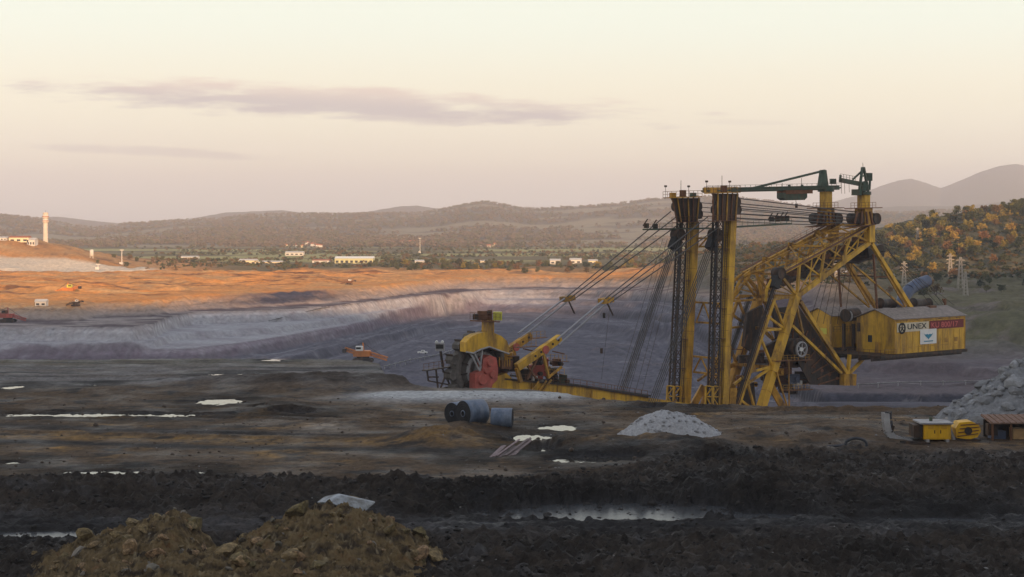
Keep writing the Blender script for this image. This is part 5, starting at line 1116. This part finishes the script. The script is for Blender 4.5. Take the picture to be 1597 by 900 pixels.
def tank(px, Y, hpx, wpx):
    g = on_far(px, Y); h = hpx / FPX * Y; w = wpx / FPX * Y; root = empty('silo', (g.x, g.y, g.z - .2)); tag(root, 'small white silo on legs right of the tan knoll', 'silo')
    MB().lathe((0, 0, 0), (0, 0, 1), [(w * .2, h * .25), (w * .5, h * .4), (w * .5, h * .92), (w * .3, h), (.05, h)], 14).build('vessel', white_w, root)
    for sx in (-1, 1):
        for sy in (-1, 1): MB().beam((sx * w * .35, sy * w * .35, 0), (sx * w * .35, sy * w * .35, h * .5), .25).build('leg', conc, root)
tank(143, 1330, 14, 6)
def signal(px, Y, hpx, label):
    g = on_far(px, Y); h = hpx / FPX * Y; root = empty('signal_mast', (g.x, g.y, g.z)); tag(root, label, 'mast')
    MB().tube((0, 0, 0), (0, 0, h), .5, .3, n=8).build('pole', white_w, root); MB().box((0, 0, h), (3.6, 1.2, .6)).build('head', white_w, root); MB().box((-.6, 0, 1.4), (3.0, 2.5, 2.8)).build('hut', white_w, root)
signal(190, 1350, 24, 'slim white mast with a T-shaped head right of the silo')
signal(655, 2000, 24, 'slim mast among the houses above the long hall')
signal(153, 1280, 9, 'short white post pair on the tip edge')
# ------------------------------------------------------------------ pylons
pyl_m = mat('galvanised_steel', (.36, .32, .27), .6, .2, .1, .5)
def pylon(px, pyb, Y, hpx, label, arms=3):
    g = on_far(px, Y); h = hpx / FPX * Y; root = empty('power_pylon', (g.x, g.y, g.z)); tag(root, label, 'pylon', 'power pylons by the wooded hill'); w = h * .085
    mb = MB(); cs = [(-1, -1), (1, -1), (1, 1), (-1, 1)]
    for sx, sy in cs: mb.beam((sx * w, sy * w, 0), (sx * w * .25, sy * w * .25, h), .26)
    n = 8
    for k in range(n):
        f0, f1 = 1 - .75 * k / n, 1 - .75 * (k + 1) / n; z0, z1 = h * k / n, h * (k + 1) / n
        for i in range(4):
            a, b_ = cs[i], cs[(i + 1) % 4]; mb.beam((a[0] * w * f0, a[1] * w * f0, z0), (b_[0] * w * f1, b_[1] * w * f1, z1), .14)
    mb.build('lattice_body', pyl_m, root)
    for k in range(arms):
        z = h * (.62 + .14 * k); L_ = h * (.17 - .025 * abs(k - .5)); MB().beam((-L_, 0, z), (L_, 0, z), .22).beam((-L_, 0, z), (0, 0, z + h * .05), .12).beam((L_, 0, z), (0, 0, z + h * .05), .12).build('cross_arm', pyl_m, root)
for a in ((1410, 0, 800, 38, 'pale lattice pylon right behind the back stays of the excavator'), (1482, 0, 830, 40, 'pale lattice pylon left of the tallest pylon under the hill'), (1498, 0, 770, 52, 'tallest pale lattice pylon below the wooded hill'), (1506, 0, 730, 38, 'lowest pale pylon beside the tallest one'), (1431, 0, 1020, 24, 'small pylon high among the hillside trees'), (1394, 0, 770, 26, 'short pylon just behind the near back stay'), (1305, 0, 860, 40, 'pale pylon seen under the bridge truss')): pylon(*a)
# ------------------------------------------------------------------ trees
def crown_mesh(name, seed, n=30, leaf=15, tall=1.0, size=.085):
    r = random.Random(seed); V = []; F = []
    lob = [(r.gauss(0, .17), r.gauss(0, .17), r.uniform(.36, .9) * tall, r.uniform(.11, .22)) for _ in range(n)]
    for x, y, z, R_ in lob:
        k = 1.25 - abs(z / tall - .55) * 1.1; x *= k; y *= k
        for _ in range(leaf):
            d = Vector((r.gauss(0, 1), r.gauss(0, 1), r.gauss(0, .8))).normalized() * R_ * r.uniform(.45, 1.0); p = Vector((x, y, z)) + d
            a = Vector((r.gauss(0, 1), r.gauss(0, 1), r.gauss(0, 1))).normalized() * size * r.uniform(.5, 1.1); b_ = a.cross(Vector((r.gauss(0, 1), r.gauss(0, 1), r.gauss(0, 1)))).normalized() * size * r.uniform(.5, 1.0)
            i = len(V); V += [p - a, p + b_, p + a, p - b_]; F.append((i, i + 1, i + 2, i + 3))
    me = bpy.data.meshes.new(name); me.from_pydata([tuple(v) for v in V], [], F); me.update(); return me
def trunk_mesh(name, seed):
    r = random.Random(seed); mb = MB(); mb.tube((0, 0, 0), (.01, .01, .42), .028, .018, n=6); mb.tube((.01, .01, .42), (0, .02, .8), .018, .006, n=5)
    for k in range(5):
        z = .3 + .1 * k; a = r.uniform(0, 6.28); mb.tube((.01, .01, z), (.01 + .2 * math.cos(a), .01 + .2 * math.sin(a), z + .16), .011, .004, n=4)
    return mb.mesh(name)
bark = mat('bark', (.09, .07, .055), .95)
leafm = {'golden': mat('golden_leaves', (.34, .245, .045), .8, 0, .3, 2.0, objrand=.35, trans=.3), 'russet': mat('russet_leaves', (.20, .115, .04), .8, 0, .3, 2.0, objrand=.35, trans=.3), 'olive': mat('olive_leaves', (.12, .12, .04), .8, 0, .3, 2.0, objrand=.35, trans=.3), 'green': mat('dark_green_leaves', (.05, .06, .025), .85, 0, .3, 2.0, objrand=.3, trans=.2)}
KW = {'golden': 'golden yellow autumn tree', 'russet': 'russet brown autumn tree', 'olive': 'olive green bushy tree', 'green': 'dark green dense tree'}
cr_me = {}; tr_me = [trunk_mesh('trunk_%d' % i, i) for i in range(3)]
for me in tr_me: me.materials.append(bark)
for kd, m in leafm.items():
    cr_me[kd] = [crown_mesh('crown_%s_%d' % (kd, i), hash(kd) % 1000 * 0 + len(kd) * 50 + i, 26 + 3 * i, 16, 1.0, .075) for i in range(3)]
    for me in cr_me[kd]: me.materials.append(m)
def tree(kd, x, y, z, h, wide, r, zone):
    root = empty('tree', (x, y, z - .1), r.uniform(0, 6.28)); root.scale = (h * wide, h * wide, h)
    link('trunk', r.choice(tr_me), None, root); link('crown', r.choice(cr_me[kd]), None, root); px = x / y * FPX + CX
    zone2 = zone[0] + (zone[1][min(len(zone[1]) - 1, max(0, int((px - zone[2]) / zone[3] * len(zone[1]))))])
    sz = 'tall ' if h > zone[4] + .67 * (zone[5] - zone[4]) else ('small ' if h < zone[4] + .33 * (zone[5] - zone[4]) else 'mid-sized ')
    tag(root, sz + KW[kd] + ' ' + zone2, 'tree', 'trees ' + zone2)
def scatter(n, seed, pxr, yr, cond, hr, kinds, zone, mind=3.0):
    r = random.Random(seed); got = []; tries = 0
    while len(got) < n and tries < n * 60:
        tries += 1; px = r.uniform(*pxr); Y = r.uniform(*yr); x = (px - CX) / FPX * Y
        if not cond(px, Y, x, r): continue
        if any((x - a) ** 2 + (Y - b) ** 2 < mind ** 2 for a, b in got): continue
        got.append((x, Y))
    if not got: return
    P = np.array(got); Z = far_height(P[:, :1], P[:, 1:])[0][:, 0]
    for (x, y), z in zip(got, Z):
        kd = r.choices(list(kinds), list(kinds.values()))[0]; tree(kd, x, y, float(z), r.uniform(*hr), r.uniform(.8, 1.25), r, zone + (pxr[0], pxr[1] - pxr[0]) + tuple(hr))
hr_ = lambda x, Y: float(hill_right(np.array([[x]]), np.array([[Y]]))[0, 0])
scatter(80, 1, (1372, 1640), (985, 1160), lambda px, Y, x, r: hr_(x, Y) > 12, (4.5, 8.5), {'golden': 5, 'russet': 1, 'olive': 5, 'green': 3}, ('on the wooded hilltop ', ['right of the near rear tower', 'straight above the pylons', 'beyond the pylons, inward of the edge', 'at the picture edge']), 4.5)
scatter(75, 2, (1372, 1640), (880, 1000), lambda px, Y, x, r: px < 1500 + (Y - 880) * .5 or r.random() < .25, (4, 7.5), {'golden': 5, 'russet': 1.5, 'olive': 4, 'green': 3}, ('half way up the wooded hill ', ['behind the back stays', 'just above the pylons', 'beyond the pylons', 'at the picture edge']), 4.0)
scatter(36, 3, (1380, 1640), (730, 880), lambda px, Y, x, r: r.random() < .6, (3.0, 6.0), {'golden': 1, 'russet': 2, 'olive': 3, 'green': 4}, ('low on the shaded slope ', ['above the winch house', 'beside the pylons', 'right of the pylons', 'at the picture edge']), 5.0)
scatter(18, 4, (1150, 1385), (900, 1180), lambda px, Y, x, r: hr_(x, Y) > 5, (3.5, 6), {'russet': 3, 'olive': 2, 'green': 4}, ('on the dark shoulder ', ['between near mast and truss', 'above the truss', 'seen through the truss', 'under the rear towers']), 6.0)
scatter(78, 5, (560, 1010), (1190, 1420), lambda px, Y, x, r: r.random() < min(1, (px - 520) / 250), (4.0, 7.0), {'golden': 2, 'russet': 3, 'olive': 5, 'green': 2}, ('in the tree belt ', ['right of the long hall', 'above the wheel', 'left of the white sheds', 'around the white sheds', 'behind the tie ropes']), 4.0)
scatter(11, 6, (90, 330), (1300, 1500), lambda px, Y, x, r: r.random() < .7, (3.0, 5.5), {'russet': 2, 'olive': 4, 'green': 2}, ('on the left rise ', ['beside the tower', 'by the silo', 'by the slim mast', 'beyond the mast']), 5.0)
# far scrub and woods, read as one mass
def woods(name, label, n, seed, yr, br_, hr2, mats_, cond):
    r = random.Random(seed); pts = []
    base = [crown_mesh('w', 900 + i, 9, 5, 1.0, .16) for i in range(5)]; bv = [(np.array([tuple(v.co) for v in me.vertices]), np.array([tuple(p.vertices) for p in me.polygons])) for me in base]
    for me in base: bpy.data.meshes.remove(me)
    Ys = np.array([yr[0] * (yr[1] / yr[0]) ** r.random() for _ in range(n * 3)]); Bs = np.array([r.uniform(*br_) for _ in range(n * 3)]); X = Bs * Ys
    keep = cond(X, Ys) > np.array([r.random() for _ in range(n * 3)]); X, Ys = X[keep][:n], Ys[keep][:n]
    Z = far_height(X[:, None], Ys[:, None])[0][:, 0]; V = []; F = []; MI = []; off = 0
    for x, y, z in zip(X, Ys, Z):
        v, f = bv[r.randrange(5)]; h = r.uniform(*hr2); q = v * np.array([h * 1.3, h * 1.3, h]); a = r.uniform(0, 6.28); ca, sa = math.cos(a), math.sin(a)
        V.append(np.stack([q[:, 0] * ca - q[:, 1] * sa + x, q[:, 0] * sa + q[:, 1] * ca + y, q[:, 2] + z - h * .25], 1)); F.append(f + off); off += len(v); MI.append(np.full(len(f), r.randrange(len(mats_))))
    V = np.concatenate(V); F = np.concatenate(F); MI = np.concatenate(MI).astype(np.int32); me = bpy.data.meshes.new(name); me.vertices.add(len(V)); me.vertices.foreach_set('co', V.astype(np.float32).ravel()); me.loops.add(F.size); me.loops.foreach_set('vertex_index', F.ravel().astype(np.int32)); me.polygons.add(len(F)); me.polygons.foreach_set('loop_start', np.arange(0, F.size, 4, dtype=np.int32))
    for m in mats_: me.materials.append(m)
    me.polygons.foreach_set('material_index', MI); me.update(calc_edges=True); o = link(name, me); tag(o, label, kind='stuff')
woods('valley_scrub', 'scrub and small woods spread over the valley floor', 3600, 31, (1230, 2500), (-.36, .36), (2.5, 5.0), [leafm['olive'], leafm['russet'], leafm['green']], lambda X, Y: sst(fbm(X * .004 + 3, Y * .009, 4), -.12, .2) * sst(X / Y, -.26, -.2))
woods('hill_forest', 'brown autumn forest covering the hills', 8500, 33, (2500, 5700), (-.37, .37), (7, 13), [mat('dull_russet_leaves', (.24, .18, .125), .9, trans=.3), mat('faded_leaves', (.22, .17, .12), .9, trans=.3), mat('dull_olive_leaves', (.19, .17, .10), .9, trans=.3)], lambda X, Y: 1 - sst(fbm(X * .0025 + 31, Y * .003, 4, .5), .02, .16))
woods('slope_scrub', 'low scrub and rough grass clumps on the right-hand hill', 4200, 35, (700, 1160), (.14, .36), (1.2, 3.4), [leafm['olive'], leafm['russet'], leafm['green']], lambda X, Y: sst(hill_right(X, Y), 3, 8))
# ------------------------------------------------------------------ machines at work in the pit
orange = mat('orange_machine_paint', (.62, .20, .035), .5, 0, .15, .5, dirt=(.2, .09, .04), dirt_amt=.5)
def pit_machine(label, px, Y, wpx, m, cab_m, flip=1, sc=1.0, boom_m=None):
    g = on_far(px, Y); w = wpx / FPX * Y; root = empty('crawler_stacker', (g.x, g.y, g.z)); tag(root, label, 'mining machine'); root.scale = (flip * w / 10, w / 10, w / 10)
    for y in (-1.6, 1.6):
        t_ = MB().prism([(-2.6, y - .5, .3), (-2.1, y - .5, 0), (2.1, y - .5, 0), (2.6, y - .5, .3), (2.6, y - .5, .8), (2.1, y - .5, 1.1), (-2.1, y - .5, 1.1), (-2.6, y - .5, .8)], (0, 1.0, 0)).build('crawler', steel, root)
    MB().tube((0, 0, 1.0), (0, 0, 1.6), 1.6, n=16).build('turntable', steel, root)
    MB().box((0.2, 0, 2.3), (4.2, 3.0, 1.4)).build('body', m, root); MB().box((.8, -.4, 3.6), (1.8, 1.8, 1.1)).build('cab', cab_m, root)
    MB().box((1.0, -1.32, 3.7), (1.2, .06, .5)).build('window', blackm, root)
    bm_ = MB(); lattice(bm_, (-1.4, 0, 2.4), (-6.2, 0, .9), .8, 7, .11, .06); bm_.build('boom', boom_m or m, root)
    bm_ = MB(); lattice(bm_, (2.0, 0, 2.6), (4.6, 0, 3.4), .8, 4, .11, .06); bm_.build('counter_jib', m, root)
    MB().box((4.6, 0, 3.0), (1.0, 1.6, 1.0)).build('counterweight', steel, root)
    MB().beam((-.2, 0, 2.9), (.0, 0, 5.0), .25).build('mast', m, root)
    for e in ((-5.6, 0, 1.2), (4.2, 0, 3.4)): MB().tube((0, 0, 5.0), e, .06, n=5).build('stay', steel, root)
pit_machine('orange and yellow crawler stacker on the sunlit ochre plateau at the left', 106, 842, 40, orange, limem)
pit_machine('orange crawler machine with a white cabin on the pit floor left of the bucket wheel', 566, 702, 62, orange, whitem, -1)
pit_machine('small crawler machine with a pale cabin below the ochre wall', 544, 968, 22, rust, whitem)
pit_machine('rust red crawler machine at the picture\'s left edge on the shaded bench', 12, 708, 46, redp, rust, -1)
pit_machine('small dark crawler machine on the shaded bench right of the white hut', 118, 738, 24, steel, whitem)
def conveyor(label, pts, sc=1.0):
    p0 = pts[0]; root = empty('belt_conveyor', p0); tag(root, label, 'conveyor', 'belt conveyors in the pit')
    for a, b in zip(pts, pts[1:]):
        a2, b2 = a - p0 + Vector((0, 0, 1.1 * sc)), b - p0 + Vector((0, 0, 1.1 * sc)); MB().beam(a2, b2, 1.2 * sc, .18 * sc).build('belt', rubber, root); n = max(2, int((b - a).length / 6))
        MB().beam(a2 + Vector((0, -.7, .15)) * sc, b2 + Vector((0, -.7, .15)) * sc, .14 * sc).build('side_rail', greym, root)
        for k in range(n): p = a2.lerp(b2, k / n); MB().beam(p - Vector((0, .6 * sc, 0)), p - Vector((0, .6 * sc, 1.6 * sc)), .22 * sc).box(p + Vector((0, -.6 * sc, .3 * sc)), (.7 * sc, .2, .4 * sc)).build('stand', greym, root)
conveyor('long belt conveyor along the dark coal face at the right', [on_far(px, Y) for px, Y in ((1338, 512), (1400, 514), (1470, 516), (1540, 520), (1600, 524), (1660, 528))])
conveyor('belt conveyor running up the pit floor left of the bucket wheel', [on_far(px, Y) for px, Y in ((600, 668), (640, 700), (690, 745), (735, 800))])
conveyor('belt conveyor below the orange wall at the left of the pit floor', [on_far(px, Y) for px, Y in ((420, 800), (500, 842), (560, 880))], .9)
def truck(label, px, Y, col):
    g = on_far(px, Y); root = empty('pickup_truck', g); tag(root, label, 'truck')
    MB().prism([(-2.4, -.9, .5), (2.4, -.9, .5), (2.4, -.9, 1.1), (1.3, -.9, 1.2), (.8, -.9, 1.9), (-.6, -.9, 1.9), (-.8, -.9, 1.2), (-2.4, -.9, 1.2)], (0, 1.8, 0)).build('body', col, root)
    for x in (-1.5, 1.5):
        for y in (-.95, .95): MB().tube((x, y - .12, .42), (x, y + .12, .42), .42, n=14).build('wheel', blackm, root)
    for y in (-.92, .92): MB().box((.1, y, 1.55), (1.1, .05, .42)).build('window', blackm, root)
for lab, px, Y in (('white pickup truck on the pit floor just left of the scout cab', 659, 760),): truck(lab, px, Y, whitem)
# ------------------------------------------------------------------ evening haze
def haze():
    mb = MB(); mb.box((0, 7200, 235), (16000, 16400, 580))
    m = bpy.data.materials.new('haze_air'); m.use_nodes = True; N = m.node_tree.nodes; L = m.node_tree.links
    N.remove(N['Principled BSDF']); v = N.new('ShaderNodeVolumePrincipled'); v.inputs['Color'].default_value = (.80, .80, .87, 1); v.inputs['Density'].default_value = HAZE; v.inputs['Anisotropy'].default_value = .0
    L.new(v.outputs[0], N['Material Output'].inputs['Volume'])
    o = mb.build('haze', m); tag(o, 'thin evening haze over the valley', kind='stuff')
HAZE = 1.05e-4
haze()
